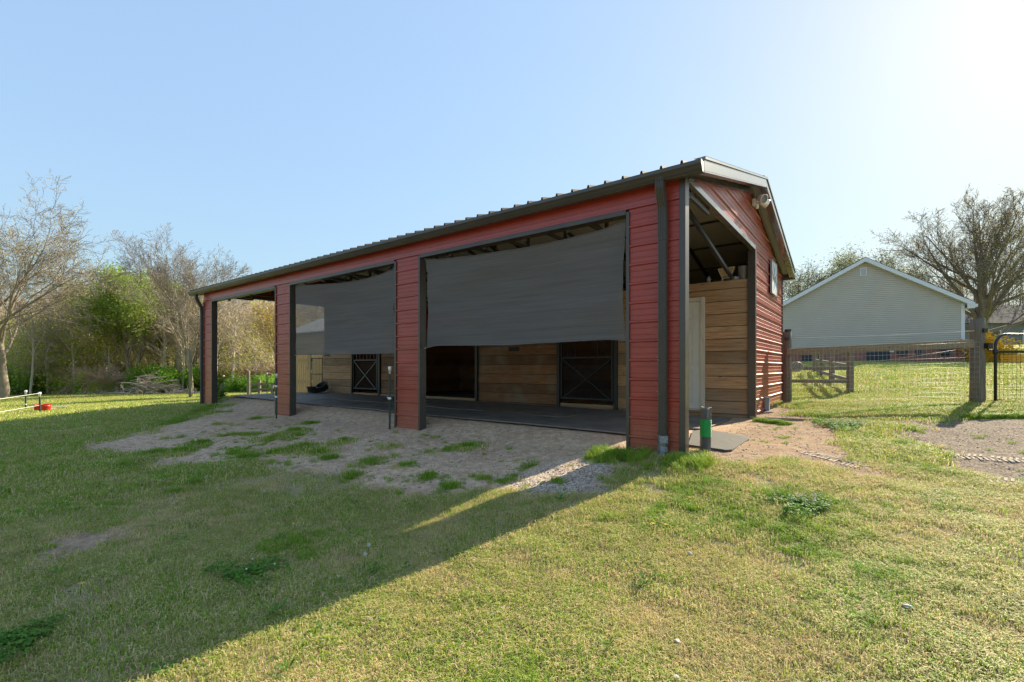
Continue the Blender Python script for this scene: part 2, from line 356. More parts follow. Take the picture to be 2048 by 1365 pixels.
TUFTS = [(650,300/1,0)]
T_FRONT = [(500,870,.35),(560,875,.5),(440,850,.3),(375,900,.35),(345,875,.3),(620,870,.2),(575,925,.35),(490,915,.4),(935,893,.42),(880,902,.3),(740,925,.34),(815,932,.2),(540,880,.75),(590,862,.5),(600,895,.4),(470,905,.55),(400,888,.5),(310,908,.5),(250,930,.45),(515,838,.35),(640,905,.2),(700,955,.35),(850,955,.3),(960,958,.3),(1030,920,.12),(1060,932,.12),(900,975,.3),(1120,965,.12),(620,848,.3),(690,880,.15),(780,895,.15),(1010,960,.2),(440,825,.5),(470,870,.35),(560,905,.4),(660,918,.2)]
TF = [(*proj(a, b), r*.8) for a, b, r in T_FRONT]
def bare(x, y):
    """0 grass .. 1 bare"""
    n = (fbm(x, y, 1.6, 4)-.5); n2 = (fbm(x+50, y, 5., 3)-.5)
    w = np.zeros(x.shape)
    for poly, k, so_ in ((Z_FRONT, 1.0, .35), (Z_SIDE, .9, .25), (Z_DRIVE, .9, .3), (Z_SPOT, .8, .2), (Z_STONE, .55, .3)):
        d = sdist(x, y, poly) + n*.9 + n2*.35
        w = np.maximum(w, k*np.clip(d/so_+.5, 0, 1))
    for a, b, r in TF:
        d = np.hypot(x-a, (y-b)*1.3) + n*.9+n2*.9
        w = w*(1-np.clip((r*1.0-d)/.35, 0, 1)*.62)
    # islands of green in the drive
    for a, b, r in TR: w = w*(1-np.clip((r-np.hypot(x-a, y-b)-n*.3)/.1, 0, 1))
    u = AX[0]*(x-CX)+AX[1]*(y-CY); v = BX[0]*(x-CX)+BX[1]*(y-CY)
    inside = (v > .35) & (v < 7.35) & (u > .25) & (u < 13.4)
    return np.where(inside, 1.0, w)
T_RIGHT = [(1830,858,.08),(1805,890,.14),(1640,845,.2),(1700,850,.3),(1815,905,.25)]
TR = [(*proj(a, b), r) for a, b, r in T_RIGHT]
def grid_axis(lo, hi, step, far_lo, far_hi, g=1.12):
    a = list(np.arange(lo, hi+1e-6, step)); s = step; x = hi
    while x < far_hi: s = min(s*g, 6); x += s; a.append(x)
    s = step; x = lo
    while x > far_lo: s = min(s*g, 6); x -= s; a.insert(0, x)
    return np.array(a)
xs = grid_axis(-9, 8.5, .05, -170, 190); ys = grid_axis(.4, 11.5, .05, -60, 220)
GX, GY = np.meshgrid(xs, ys); GZ = gz(GX, GY)
NBm = bare(GX, GY)
# tyre-tread ruts pressed in the drive
def ruts(x, y):
    out = np.zeros(x.shape)
    for (p0, p1) in (((1800,903),(2110,930)), ((1830,912),(2110,952)), ((1560,895),(1700,925))):
        a = proj(*p0); b = proj(*p1); ex, ey = b[0]-a[0], b[1]-a[1]; l = math.hypot(ex, ey)
        t = ((x-a[0])*ex+(y-a[1])*ey)/l; s = ((x-a[0])*-ey+(y-a[1])*ex)/l
        m = (1-sstep(.09, .13, np.abs(s)))*sstep(-.1, .2, t)*sstep(-.1, .3, l+.5-t)
        out += m*(-.006 + .016*(np.sin(t*2*math.pi/.11 + np.sign(s)*1.2) > .1))
    return out
GZ2 = GZ + ruts(GX, GY)
ny, nx = GX.shape
me = bpy.data.meshes.new('ground')
co = np.stack([GX, GY, GZ2], -1).reshape(-1, 3).astype(np.float32)
idx = np.arange(nx*ny).reshape(ny, nx)
fa = np.stack([idx[:-1, :-1], idx[:-1, 1:], idx[1:, 1:], idx[1:, :-1]], -1).reshape(-1, 4)
me.vertices.add(nx*ny); me.vertices.foreach_set('co', co.ravel())
me.loops.add(fa.size); me.loops.foreach_set('vertex_index', fa.ravel().astype(np.int32))
me.polygons.add(len(fa)); me.polygons.foreach_set('loop_start', np.arange(0, fa.size, 4, dtype=np.int32))
me.update(); me.validate()
me.polygons.foreach_set('use_smooth', [True]*len(fa))
at = me.attributes.new('bare', 'FLOAT', 'POINT'); at.data.foreach_set('value', NBm.ravel().astype(np.float32))
tone = 1.0 + .45*np.clip(sdist(GX, GY, Z_FRONT)/.5+.5, 0, 1) - .32*np.clip(sdist(GX, GY, Z_DRIVE)/.5+.5, 0, 1) - .12*np.clip(sdist(GX, GY, Z_SIDE)/.4+.5, 0, 1)
at = me.attributes.new('tone', 'FLOAT', 'POINT'); at.data.foreach_set('value', tone.ravel().astype(np.float32))
gr = np.clip(np.maximum(sdist(GX, GY, Z_GRAV)/.4+.5, sdist(GX, GY, Z_DRIVE)/.4+.4), 0, 1)
at = me.attributes.new('gravel', 'FLOAT', 'POINT'); at.data.foreach_set('value', gr.ravel().astype(np.float32))
def ground_mat():
    m, nt, N, L, B = nodes('ground_mix'); g = N.new('ShaderNodeNewGeometry').outputs['Position']
    ab = N.new('ShaderNodeAttribute'); ab.attribute_name = 'bare'; ag = N.new('ShaderNodeAttribute'); ag.attribute_name = 'gravel'
    n1 = nz(N, L, g, 1.1, 6, .65); n2 = nz(N, L, g, 9, 6, .7); n3 = nz(N, L, g, 70, 4, .7); n4 = nz(N, L, g, 220, 2, .6)
    thatch = ramp(N, [(.3, (.15,.115,.07)), (.5, (.31,.235,.145)), (.7, (.50,.39,.26))]); L.new(n3.outputs[0], thatch.inputs[0])
    gp = ramp(N, [(.36, (.13,.20,.03)), (.6, (.30,.29,.10))]); L.new(n2.outputs[0], gp.inputs[0])
    pf = N.new('ShaderNodeMapRange'); pf.inputs[1].default_value = .35; pf.inputs[2].default_value = .65; L.new(n1.outputs[0], pf.inputs[0])
    lawn = mixc(N, L, thatch.outputs[0], gp.outputs[0], .22)
    # beyond the blades the sward reads greener
    sx = N.new('ShaderNodeSeparateXYZ'); L.new(g, sx.inputs[0])
    far = N.new('ShaderNodeMapRange'); far.inputs[1].default_value = 9; far.inputs[2].default_value = 20; far.inputs[4].default_value = .8; L.new(sx.outputs[1], far.inputs[0])
    fg = ramp(N, [(.35, (.24,.33,.04)), (.55, (.38,.42,.07)), (.72, (.52,.46,.15))]); L.new(n1.outputs[0], fg.inputs[0])
    lawn = mixc(N, L, lawn, fg.outputs[0], far.outputs[0])
    dirt = ramp(N, [(.28, (.21,.125,.072)), (.5, (.38,.25,.155)), (.72, (.55,.40,.26))]); L.new(n2.outputs[0], dirt.inputs[0])
    red = N.new('ShaderNodeMapRange'); red.inputs[1].default_value = .5; red.inputs[2].default_value = .7; red.inputs[4].default_value = .5; L.new(n1.outputs[0], red.inputs[0])
    dirt2 = mixc(N, L, dirt.outputs[0], (.27,.14,.085), red.outputs[0])
    vo = N.new('ShaderNodeTexVoronoi'); vo.inputs['Scale'].default_value = 62; L.new(g, vo.inputs['Vector'])
    st = mixc(N, L, vo.outputs['Color'], (.5,.5,.5), .0); bwn = N.new('ShaderNodeRGBToBW'); L.new(st, bwn.inputs[0])
    sr = ramp(N, [(.15, (.11,.092,.075)), (.5, (.29,.245,.20)), (.85, (.55,.48,.39))]); L.new(bwn.outputs[0], sr.inputs[0])
    speck = mixc(N, L, dirt2, sr.outputs[0], .18)
    gmx = N.new('ShaderNodeMath'); gmx.operation = 'MULTIPLY'; gmx.inputs[1].default_value = .6; L.new(ag.outputs['Fac'], gmx.inputs[0]); grv = mixc(N, L, speck, sr.outputs[0], gmx.outputs[0])
    ton = N.new('ShaderNodeAttribute'); ton.attribute_name = 'tone'; grv = mixc(N, L, grv, ton.outputs['Fac'], 1.0, 'MULTIPLY')
    # worn edge
    add = N.new('ShaderNodeMath'); add.operation = 'ADD'; L.new(ab.outputs['Fac'], add.inputs[0])
    sb = N.new('ShaderNodeMath'); sb.operation = 'SUBTRACT'; sb.inputs[1].default_value = .5; L.new(n2.outputs[0], sb.inputs[0]); L.new(sb.outputs[0], add.inputs[1])
    mr = N.new('ShaderNodeMapRange'); mr.inputs[1].default_value = .3; mr.inputs[2].default_value = .6; L.new(add.outputs[0], mr.inputs[0])
    c = mixc(N, L, lawn, grv, mr.outputs[0])
    fine = N.new('ShaderNodeMapRange'); fine.inputs[3].default_value = .72; fine.inputs[4].default_value = 1.28; L.new(n4.outputs[0], fine.inputs[0])
    c = mixc(N, L, c, fine.outputs[0], 1.0, 'MULTIPLY')
    L.new(c, B.inputs['Base Color']); B.inputs['Roughness'].default_value = .95; B.inputs['Specular IOR Level'].default_value = .15
    vd = N.new('ShaderNodeMath'); vd.operation = 'MULTIPLY'; L.new(vo.outputs['Distance'], vd.inputs[0]); L.new(mr.outputs[0], vd.inputs[1]); h = N.new('ShaderNodeMath'); h.operation = 'SUBTRACT'; L.new(n3.outputs[0], h.inputs[0]); L.new(vd.outputs[0], h.inputs[1]); bump(N, L, h.outputs[0], B, .8, .012)
    return m
me.materials.append(ground_mat())
go = link(bpy.data.objects.new('ground', me)); tag(go, None, None, kind='structure')
go['label'] = 'lawn worn to bare dirt and gravel around the barn'

# ------------------------------------------------------------------ grass (nobody could count the blades)
protoC = bpy.data.collections.new('grass_protos')
def blade_mesh(name, nb, size, hmin, hmax, wmin, wmax, lean, rs, straw=.35, flat=.0):
    V = []; Fc = []; rn = []
    for i in range(nb):
        x = rs.uniform(-size, size); y = rs.uniform(-size, size); a = rs.uniform(0, 2*math.pi); h = rs.uniform(hmin, hmax); w = rs.uniform(wmin, wmax)
        le = rs.uniform(.15, 1)*lean*h; b = a + rs.uniform(-.5, .5)+math.pi/2
        dx, dy = math.cos(a)*w/2, math.sin(a)*w/2; lx, ly = math.cos(b)*le, math.sin(b)*le; n = len(V)
        V += [(x-dx, y-dy, -.01), (x+dx, y+dy, -.01), (x+dx*.8+lx*.35, y+dy*.8+ly*.35, h*.55), (x-dx*.8+lx*.35, y-dy*.8+ly*.35, h*.55), (x+lx, y+ly, h*(1-.35*lean))]
        Fc += [(n, n+1, n+2, n+3), (n+3, n+2, n+4)]
        r = rs.uniform(.62, 1) if rs.random() < straw else rs.uniform(0, .6)
        rn += [r]*5
    me = bpy.data.meshes.new(name); me.from_pydata(V, [], Fc)
    at = me.attributes.new('rnd', 'FLOAT', 'POINT'); at.data.foreach_set('value', rn)
    return me
def grassmat(name, g1, g2, s1, s2, trans=.32):
    m, nt, N, L, B = nodes(name); at = N.new('ShaderNodeAttribute'); at.attribute_name = 'rnd'; geo = N.new('ShaderNodeNewGeometry').outputs['Position']
    r = ramp(N, [(0, g1), (.6, g2), (.64, s1), (1, s2)]); L.new(at.outputs['Fac'], r.inputs[0])
    n = nz(N, L, geo, 1.3, 4, .6); mr = N.new('ShaderNodeMapRange'); mr.inputs[1].default_value = .4; mr.inputs[2].default_value = .68; mr.inputs[4].default_value = .42; L.new(n.outputs[0], mr.inputs[0])
    c = mixc(N, L, r.outputs[0], s1, mr.outputs[0])
    n2 = nz(N, L, geo, 7, 3, .6); m2 = N.new('ShaderNodeMapRange'); m2.inputs[3].default_value = .7; m2.inputs[4].default_value = 1.3; L.new(n2.outputs[0], m2.inputs[0])
    c = mixc(N, L, c, m2.outputs[0], 1.0, 'MULTIPLY')
    L.new(c, B.inputs['Base Color']); B.inputs['Roughness'].default_value = .6; B.inputs['Specular IOR Level'].default_value = .25
    t = N.new('ShaderNodeBsdfTranslucent'); L.new(c, t.inputs[0]); mx = N.new('ShaderNodeMixShader'); mx.inputs[0].default_value = trans
    L.new(B.outputs[0], mx.inputs[1]); L.new(t.outputs[0], mx.inputs[2]); L.new(mx.outputs[0], N['Material Output'].inputs[0])
    return m
M['grass'] = grassmat('grass_short', (.13,.30,.02), (.34,.46,.025), (.53,.44,.17), (.80,.64,.38))
M['grass_lush'] = grassmat('grass_lush', (.13,.28,.02), (.28,.43,.035), (.38,.44,.06), (.45,.45,.14))
rs = random.Random(3)
def scatter(name, label, mesh_list, material, pts, smin, smax, seed, k=None):
    """one object: points that carry blade clumps through geometry nodes"""
    n = len(pts); rr = np.random.RandomState(seed)
    me = bpy.data.meshes.new(name); me.vertices.add(n); me.vertices.foreach_set('co', pts.astype(np.float32).ravel())
    a = me.attributes.new('rotz', 'FLOAT', 'POINT'); a.data.foreach_set('value', (rr.rand(n)*6.283).astype(np.float32))
    a = me.attributes.new('scl', 'FLOAT', 'POINT'); a.data.foreach_set('value', ((smin+(smax-smin)*rr.rand(n))*(1 if k is None else k)).astype(np.float32))
    a = me.attributes.new('pick', 'INT', 'POINT'); a.data.foreach_set('value', rr.randint(0, len(mesh_list), n).astype(np.int32))
    o = link(bpy.data.objects.new(name, me))
    c = bpy.data.collections.new(name + '_clumps')
    for i, pm in enumerate(mesh_list):
        pm.materials.append(material); c.objects.link(bpy.data.objects.new('%s_clump_%d' % (name, i), pm))
    t = bpy.data.node_groups.new(name, 'GeometryNodeTree'); t.interface.new_socket('Geometry', in_out='INPUT', socket_type='NodeSocketGeometry'); t.interface.new_socket('Geometry', in_out='OUTPUT', socket_type='NodeSocketGeometry')
    N = t.nodes; L = t.links; gi = N.new('NodeGroupInput'); gout = N.new('NodeGroupOutput')
    ip = N.new('GeometryNodeInstanceOnPoints'); ci = N.new('GeometryNodeCollectionInfo'); ci.inputs[0].default_value = c; ci.inputs['Separate Children'].default_value = True; ci.inputs['Reset Children'].default_value = True
    def na(nm, ty):
        x = N.new('GeometryNodeInputNamedAttribute'); x.data_type = ty; x.inputs[0].default_value = nm; return x.outputs[0]
    L.new(gi.outputs[0], ip.inputs['Points']); L.new(ci.outputs[0], ip.inputs['Instance']); ip.inputs['Pick Instance'].default_value = True
    L.new(na('pick', 'INT'), ip.inputs['Instance Index']); cx = N.new('ShaderNodeCombineXYZ'); L.new(na('rotz', 'FLOAT'), cx.inputs[2]); L.new(cx.outputs[0], ip.inputs['Rotation'])
    L.new(na('scl', 'FLOAT'), ip.inputs['Scale']); L.new(ip.outputs[0], gout.inputs[0])
    md = o.modifiers.new('scatter', 'NODES'); md.node_group = t
    tag(o, label, 'grass', kind='stuff'); return o
def sample(n, rmin, rmax, seed, fov=62, power=1.0):
    rr = np.random.RandomState(seed); r = (rmin**(2-power) + rr.rand(n)*(rmax**(2-power)-rmin**(2-power)))**(1/(2-power))
    th = R(90) + (rr.rand(n)*2-1)*R(fov); return r*np.cos(th), r*np.sin(th), rr
def inbarn(x, y, m=0.0):
    u = AX[0]*(x-CX)+AX[1]*(y-CY); v = BX[0]*(x-CX)+BX[1]*(y-CY)
    return (v > .1-m) & (v < 7.5) & (u > -.02) & (u < 13.7)
def lawnpts(n, rmin, rmax, seed, power=1.0):
    x, y, rr = sample(n, rmin, rmax, seed, power=power); b = bare(x, y); d = fbm(x+9, y-4, 2.2, 3)
    keep = (rr.rand(n) > b*1.25) & ~inbarn(x, y) & (rr.rand(n) < .16+.95*sstep(.38, .60, d*.6+fbm(x-3, y+8, 6., 3)*.4))
    x, y = x[keep], y[keep]; return np.stack([x, y, gz(x, y)], -1)
short = [blade_mesh('blades', 90, .09, .012, .046, .0022, .0045, 1.2, rs, .46) for _ in range(6)]
P1 = lawnpts(30000, .9, 7.5, 11, 1.0)
shortf = [blade_mesh('blades', 70, .16, .03, .065, .005, .009, 1.0, rs, .36) for _ in range(4)]
P2 = lawnpts(30000, 6.5, 16, 12, .6)
shortg = [blade_mesh('blades', 60, .35, .04, .09, .012, .02, 1.0, rs, .36) for _ in range(4)]
P3 = lawnpts(26000, 15, 42, 13, .4)
scatter('lawn_grass', 'short mown lawn, green mixed with straw, around the camera', short, M['grass'], P1, .7, 1.35, 1)
scatter('middle_lawn_grass', 'short grass blades of the lawn further from the camera', shortf, M['grass'], P2, .8, 1.3, 2)
scatter('far_lawn_grass', 'coarse lawn grass running out to the woods and house', shortg, M['grass'], P3, .8, 1.3, 3)
# dead thatch lying flat between the living blades
thm = [blade_mesh('thatch', 110, .10, .008, .020, .0018, .0038, 2.3, rs, 1.0) for _ in range(4)]
x, y, rr = sample(16000, .9, 7.5, 55, power=1.0); kk = (bare(x, y) < .75) & ~inbarn(x, y) & (rr.rand(len(x)) < (.12+.75*sstep(.42, .62, fbm(x+40, y+12, 1.4, 4)))*(1-sstep(4.5, 7.5, np.hypot(x, y))))
scatter('dead_thatch', 'dry straw-coloured thatch lying between the living grass', thm, M['grass'], np.stack([x[kk], y[kk], gz(x[kk], y[kk])+.006], -1), .8, 1.3, 8)
# lush darker tufts
lush = [blade_mesh('tuft', 70, .07, .05, .13, .003, .006, .9, rs, .06) for _ in range(5)]
x, y, rr = sample(60000, .9, 14, 21, power=1.0)
cl = fbm(x*1.0+31, y+77, 1.15, 3)*.65 + fbm(x+5, y+3, 5.5, 3)*.35; k = (rr.rand(len(x)) < .42*sstep(.50, .66, cl)) & (bare(x, y) < .35) & ~inbarn(x, y)
PL = [np.stack([x[k], y[k], gz(x[k], y[k])-.012], -1)]; KL = [.25+.5*sstep(.5, .68, cl[k])]
for a, b, r in TF + TR:
    n = int(30 + 420*r*r); aa = rr.rand(n)*6.283; q = rr.rand(n)**.8*r*1.25; xx = a+q*np.cos(aa); yy = b+q*np.sin(aa)*.8
    f = fbm(xx, yy, 7., 3); kk = ~inbarn(xx, yy) & (rr.rand(n) < sstep(.38, .6, f)); PL.append(np.stack([xx[kk], yy[kk], gz(xx[kk], yy[kk])-.01], -1)); KL.append((.22+.7*(1-q[kk]/(r*1.25)))*(.35+rr.rand(kk.sum())*1.1))
# small sprigs scattered through the gravel
x, y, rr2 = sample(9000, 2.5, 11, 41, power=.8); f = fbm(x+2, y-6, 3.2, 3); bb = bare(x, y); kk = (bb > .4) & ~inbarn(x, y, .3) & (rr2.rand(len(x)) < .5*sstep(.52, .68, f)); PL.append(np.stack([x[kk], y[kk], gz(x[kk], y[kk])-.01], -1)); KL.append(.25+.45*rr2.rand(kk.sum()))
# strip by the left post, by the barn end and under the fence
for (p0, p1, wd, n) in (((425,812),(330,850),.4,500),((1515,842),(1575,850),.15,170),((1640,835),(1940,812),.18,500),((1590,812),(1620,806),.12,140),((430,806),(545,782),.25,420),((640,790),(600,782),.3,120),((1930,838),(2048,836),.15,200)):
    a = proj(*p0); b = proj(*p1); t = rr.rand(n); o_ = rr.randn(n)*wd*.5
    dx, dy = b[0]-a[0], b[1]-a[1]; l = math.hypot(dx, dy); xx = a[0]+dx*t-dy/l*o_; yy = a[1]+dy*t+dx/l*o_
    PL.append(np.stack([xx, yy, gz(xx, yy)-.01], -1)); KL.append(np.full(n, .8)*(1.15-np.minimum(np.abs(o_)/(wd+.01), .8)))
PL = np.concatenate(PL); KL = np.concatenate(KL)
scatter('grass_tufts', 'taller dark green tufts growing in the lawn and gravel', lush, M['grass_lush'], PL, .6, 1.2, 4, KL)
# tall weeds round the foot of the near corner post
tall = [blade_mesh('weed', 46, .06, .08, .26, .003, .008, .7, rs, .22) for _ in range(5)]
n = 420; t = rr.rand(n); q = rr.randn(n)*.13
uu = -.35+1.35*t; vv = -.28+q*.9
pw = [bw(a, b) for a, b in zip(uu, vv)]; xx = np.array([p[0] for p in pw]); yy = np.array([p[1] for p in pw])
kk = ((vv < -.04) | (uu < -.05)) & ~((abs(uu-.2) < .12) & (vv > -.5))
scatter('corner_weeds', 'tall feathery weeds round the foot of the near corner post', tall, M['grass_lush'], np.stack([xx[kk], yy[kk], gz(xx[kk], yy[kk])-.01], -1), .3, .72, 5)
# loose stones
def pebble(seed):
    bm = bmesh.new(); bmesh.ops.create_icosphere(bm, subdivisions=1, radius=1); r_ = random.Random(seed)
    for v in bm.verts: v.co = Vector((v.co.x*r_.uniform(.7,1.2), v.co.y*r_.uniform(.6,1), v.co.z*r_.uniform(.3,.6)))
    me = bpy.data.meshes.new('stone'); bm.to_mesh(me); bm.free(); return me
def stone_mat():
    m, nt, N, L, B = nodes('stones'); geo = N.new('ShaderNodeNewGeometry').outputs['Position']; n = nz(N, L, geo, 25, 2, .5)
    r = ramp(N, [(.35, (.09,.085,.085)), (.5, (.20,.18,.165)), (.68, (.36,.33,.30))]); L.new(n.outputs[0], r.inputs[0]); L.new(r.outputs[0], B.inputs['Base Color']); B.inputs['Roughness'].default_value = .85; return m
x, y, rr = sample(60000, 1.2, 11, 31, power=.8); b = bare(x, y); sg = np.clip(sdist(x, y, Z_GRAV)/.4+.5, 0, 1)
u_ = AX[0]*(x-CX)+AX[1]*(y-CY); v_ = BX[0]*(x-CX)+BX[1]*(y-CY)
k = (rr.rand(len(x)) < np.where(b > .3, .16+.7*sg, .008)) & ~((v_ > .5) & (u_ > .3) & (u_ < 13.4))
so2 = scatter('gravel', 'loose grey and tan gravel stones in front of the barn', [pebble(i) for i in range(6)], stone_mat(), np.stack([x[k], y[k], gz(x[k], y[k])+.002], -1), .005, .016, 6)
so2['category'] = 'gravel'

# ------------------------------------------------------------------ the barn
barn = empty('horse_barn', bw(0, 0, 0), BR)
tag(barn, 'long red steel-sided horse barn with brown trim and open front bays', 'barn')
BL, BD, EAVE, PITCH = 13.62, 7.40, 3.14, .262
LINT = 2.846
def backz(z): return z
def ribs(mb, zlo, zhi, edge, place, phase=.145, pitch=.2286, amp=.019):
    """steel panel with horizontal ribs: edge(z)->(a,b) span, place(s, out, z)->point"""
    prof = []
    k0 = int(math.floor((zlo-phase)/pitch))-1; k1 = int(math.ceil((zhi-phase)/pitch))+1
    for k in range(k0, k1):
        z = phase+k*pitch
        prof += [(z-.020, 0), (z-.009, amp), (z+.009, amp), (z+.020, 0)]
        for q in (.078, .152): prof += [(z+q-.009, 0), (z+q-.004, amp*.22), (z+q+.004, amp*.22), (z+q+.009, 0)]
    pr = [p for p in prof if zlo < p[0] < zhi]
    def at(z):
        for (za, oa), (zb, ob) in zip(prof, prof[1:]):
            if za <= z <= zb: return oa+(ob-oa)*(z-za)/(zb-za+1e-9)
        return 0
    pr = [(zlo, at(zlo))] + pr + [(zhi, at(zhi))]
    vs = []; 
    for z, o in pr:
        a, b = edge(z); vs += [place(a, o, z), place(b, o, z)]
    mb.add(vs, [(2*i, 2*i+1, 2*i+3, 2*i+2) for i in range(len(pr)-1)])
def postz(u):   # ground at the foot of a front post
    p = bw(u, 0); return gz1(p[0], p[1]) - .12
PW = .66
POSTS = [(0, PW), (4.37, 5.02), (8.69, 9.37), (13.02, 13.62)]
for i, (a, b) in enumerate(POSTS):
    zb = postz((a+b)/2)
    top = LINT + .03
    mb = MB(); ribs(mb, zb, top, lambda z: (a+.02, b-.02), lambda s_, o_, z: (s_, -.004-o_, z))
    mb.box((a+.02, .004, zb), (b-.02, .10, top-.005))
    p = mb.build('front_post', M['siding'], barn)
    tb = MB()
    if i == 0:
        tb.box((-.035, -.030, zb), (.034, .105, EAVE-.03)); tb.build('corner_trim', M['trim'], p, bevel=.003); tb = MB(); tb.box((b-.032, -.027, zb), (b+.010, .118, LINT+.002))
    else:
        tb.box((a-.010, -.027, zb), (a+.032, .118, LINT+.002)); tb.build('corner_trim', M['trim'], p, bevel=.003); tb = MB(); tb.box((b-.032, -.027, zb), (b+.010, .118, LINT+.002))
    tb.build('corner_trim', M['trim'], p, bevel=.003)
    wb_ = MB(); wb_.box((a+.05 if i else .05, .119, zb), (b-.05, .14, 2.78)); wb_.build('post_backing', M['plank_pale'], p)
# panel above the openings
mb = MB(); ribs(mb, LINT+.031, EAVE+.02, lambda z: (0.035, BL), lambda s_, o_, z: (s_, -.006-o_, z)); mb.box((.035, .002, LINT+.031), (BL, .06, EAVE+.02)); 
hp = mb.build('header_panel', M['red'], barn)
for (a, b) in ((PW+.01, 4.36), (5.03, 8.68), (9.38, 13.01)):
    tb = MB(); tb.box((a, -.030, LINT-.03), (b, .118, LINT+.0305)); tb.build('header_trim', M['trim'], barn, bevel=.003)
# gable end, right (u=0): triangle above, wall at the back half
V1 = 4.03
def tri(z): return ((z-EAVE)/PITCH+.0, BD-(z-EAVE)/PITCH)
PEAK = EAVE + PITCH*BD/2
def gable(u0, sgn, name):
    mb = MB(); ribs(mb, EAVE+.03, PEAK-.03, lambda z: (tri(z)[0], tri(z)[1]), lambda s_, o_, z: (u0-sgn*(.004+o_), s_, z))
    g = mb.build(name, M['siding'], barn)
    tb = MB()
    tb.box((u0-sgn*.030, .0, EAVE-.045), (u0+sgn*.06, V1+.02, EAVE+.028)); tb.build('gable_header_trim', M['fascia'], g)
    tb = MB()
    for s in (0, 1):
        p0 = (u0-sgn*.034, s*BD+(.12 if s == 0 else -.12), EAVE+.02); p1 = (u0-sgn*.034, BD/2, PEAK-.055)
        tb.bar(p0, p1, .012, .075)
    tb.build('rake_trim', M['fascia'], g)
    return g
gable(0, 1, 'gable_panel'); gable(BL, -1, 'gable_panel')
mb = MB(); ribs(mb, -.05, EAVE+.03, lambda z: (V1+.1, BD), lambda s_, o_, z: (-(.004+o_), s_, z)); mb.box((.004, V1+.1, -.05), (.03, BD, EAVE+.03))
sw = mb.build('side_wall', M['siding'], barn)
tb = MB(); tb.box((-.028, V1, -.06), (.10, V1+.1, EAVE-.046)); tb.build('corner_trim', M['trim'], sw, bevel=.003); tb = MB(); tb.box((-.026, BD-.05, -.06), (.05, BD+.026, EAVE+.02)); tb.build('corner_trim', M['trim'], sw, bevel=.003)
mb = MB(); ribs(mb, -.15, EAVE+.03, lambda z: (0.02, BL-.02), lambda s_, o_, z: (s_, BD+(.004+o_), z)); mb.box((0.02, BD-.03, -.15), (BL-.02, BD, EAVE+.03)); mb.build('back_wall', M['siding'], barn)
mb = MB(); ribs(mb, -.3, EAVE+.03, lambda z: (3.75, BD), lambda s_, o_, z: (BL+(.004+o_), s_, z)); mb.box((BL-.03, 3.75, -.3), (BL, BD, EAVE+.03)); mb.build('side_wall', M['siding'], barn)
# roof
UA, UB = -.25, 14.15; OV = .12; TH = .035
mb = MB()
RO_ = .055
def rz(v): return EAVE+RO_ + PITCH*(v if v < BD/2 else BD-v)
step = .2286; us = []
u = UA
while u < UB: us += [(u, 0), (min(u+.188, UB), 0), (min(u+.198, UB), .046), (min(u+.216, UB), .046)]; u += step
us.append((UB, 0))
for (va, vb) in ((-OV-.06, BD/2), (BD/2, BD+OV+.06)):
    vs = []
    for (uu_, o_) in us: vs += [(uu_, va, rz(va)+TH+o_), (uu_, vb, rz(vb)+TH+o_)]
    mb.add(vs, [(2*i, 2*i+1, 2*i+3, 2*i+2) for i in range(len(us)-1)])
rf = mb.build('roof', M['roof'], barn)
mb = MB()
for (va, vb) in ((-OV, BD/2), (BD/2, BD+OV)):
    mb.add([(UA+.03, va, rz(va)), (UB-.03, va, rz(va)), (UB-.03, vb, rz(vb)), (UA+.03, vb, rz(vb))], [(0,1,2,3)])
mb.build('roof_lining', M['ceil'], rf)
for e in (0, 1):
    ue = UA if e == 0 else UB; sg = -1 if e == 0 else 1
    f = MB(); w_ = MB()
    for (va, vb) in ((-OV, BD/2), (BD/2, BD+OV)):
        for (uo, ui, zt, zb_) in ((ue+sg*.012, ue-sg*.028, TH+.002, -.085), (ue+sg*.026, ue-sg*.02, TH+.032, TH+.004), (ue+sg*.014, ue-sg*.03, -.087, -.100)):
            f.add([(uo, va, rz(va)+zt), (uo, vb, rz(vb)+zt), (uo, vb, rz(vb)+zb_), (uo, va, rz(va)+zb_), (ui, va, rz(va)+zt), (ui, vb, rz(vb)+zt), (ui, vb, rz(vb)+zb_), (ui, va, rz(va)+zb_)],
                  [(0,1,2,3),(4,7,6,5),(0,4,5,1),(3,2,6,7),(0,3,7,4),(1,5,6,2)])
            f.add([(uo, va, rz(va)+zt+.004), (uo, vb, rz(vb)+zt+.004), (ue-sg*.10, vb, rz(vb)+zt+.004), (ue-sg*.10, va, rz(va)+zt+.004)], [(0,1,2,3)])
        us0 = 0 if e == 0 else BL
        w_.add([(ue-sg*.03, va, rz(va)-.006), (us0, va, rz(va)-.006), (us0, vb, rz(vb)-.006), (ue-sg*.03, vb, rz(vb)-.006)], [(0,1,2,3)])
    f.build('rake_fascia', M['fascia'], rf)
    w_.build('rake_soffit', M['soffit'], rf)
mb = MB(); mb.bar((UA, BD/2, rz(BD/2)+TH+.022), (UB, BD/2, rz(BD/2)+TH+.022), .3, .012); mb.build('ridge_cap', M['roof'], rf)
for uc in (.012, BL-.012):
    mb = MB()
    for (va, vb) in ((0.0, BD/2), (BD/2, BD)):
        mb.prism([(uc, va, rz(va)-RO_-.06), (uc, vb, rz(vb)-RO_-.06), (uc, vb, rz(vb)-.008), (uc, va, rz(va)-.008)], (.01, 0, 0))
    mb.build('gable_closure', M['tube'], barn)
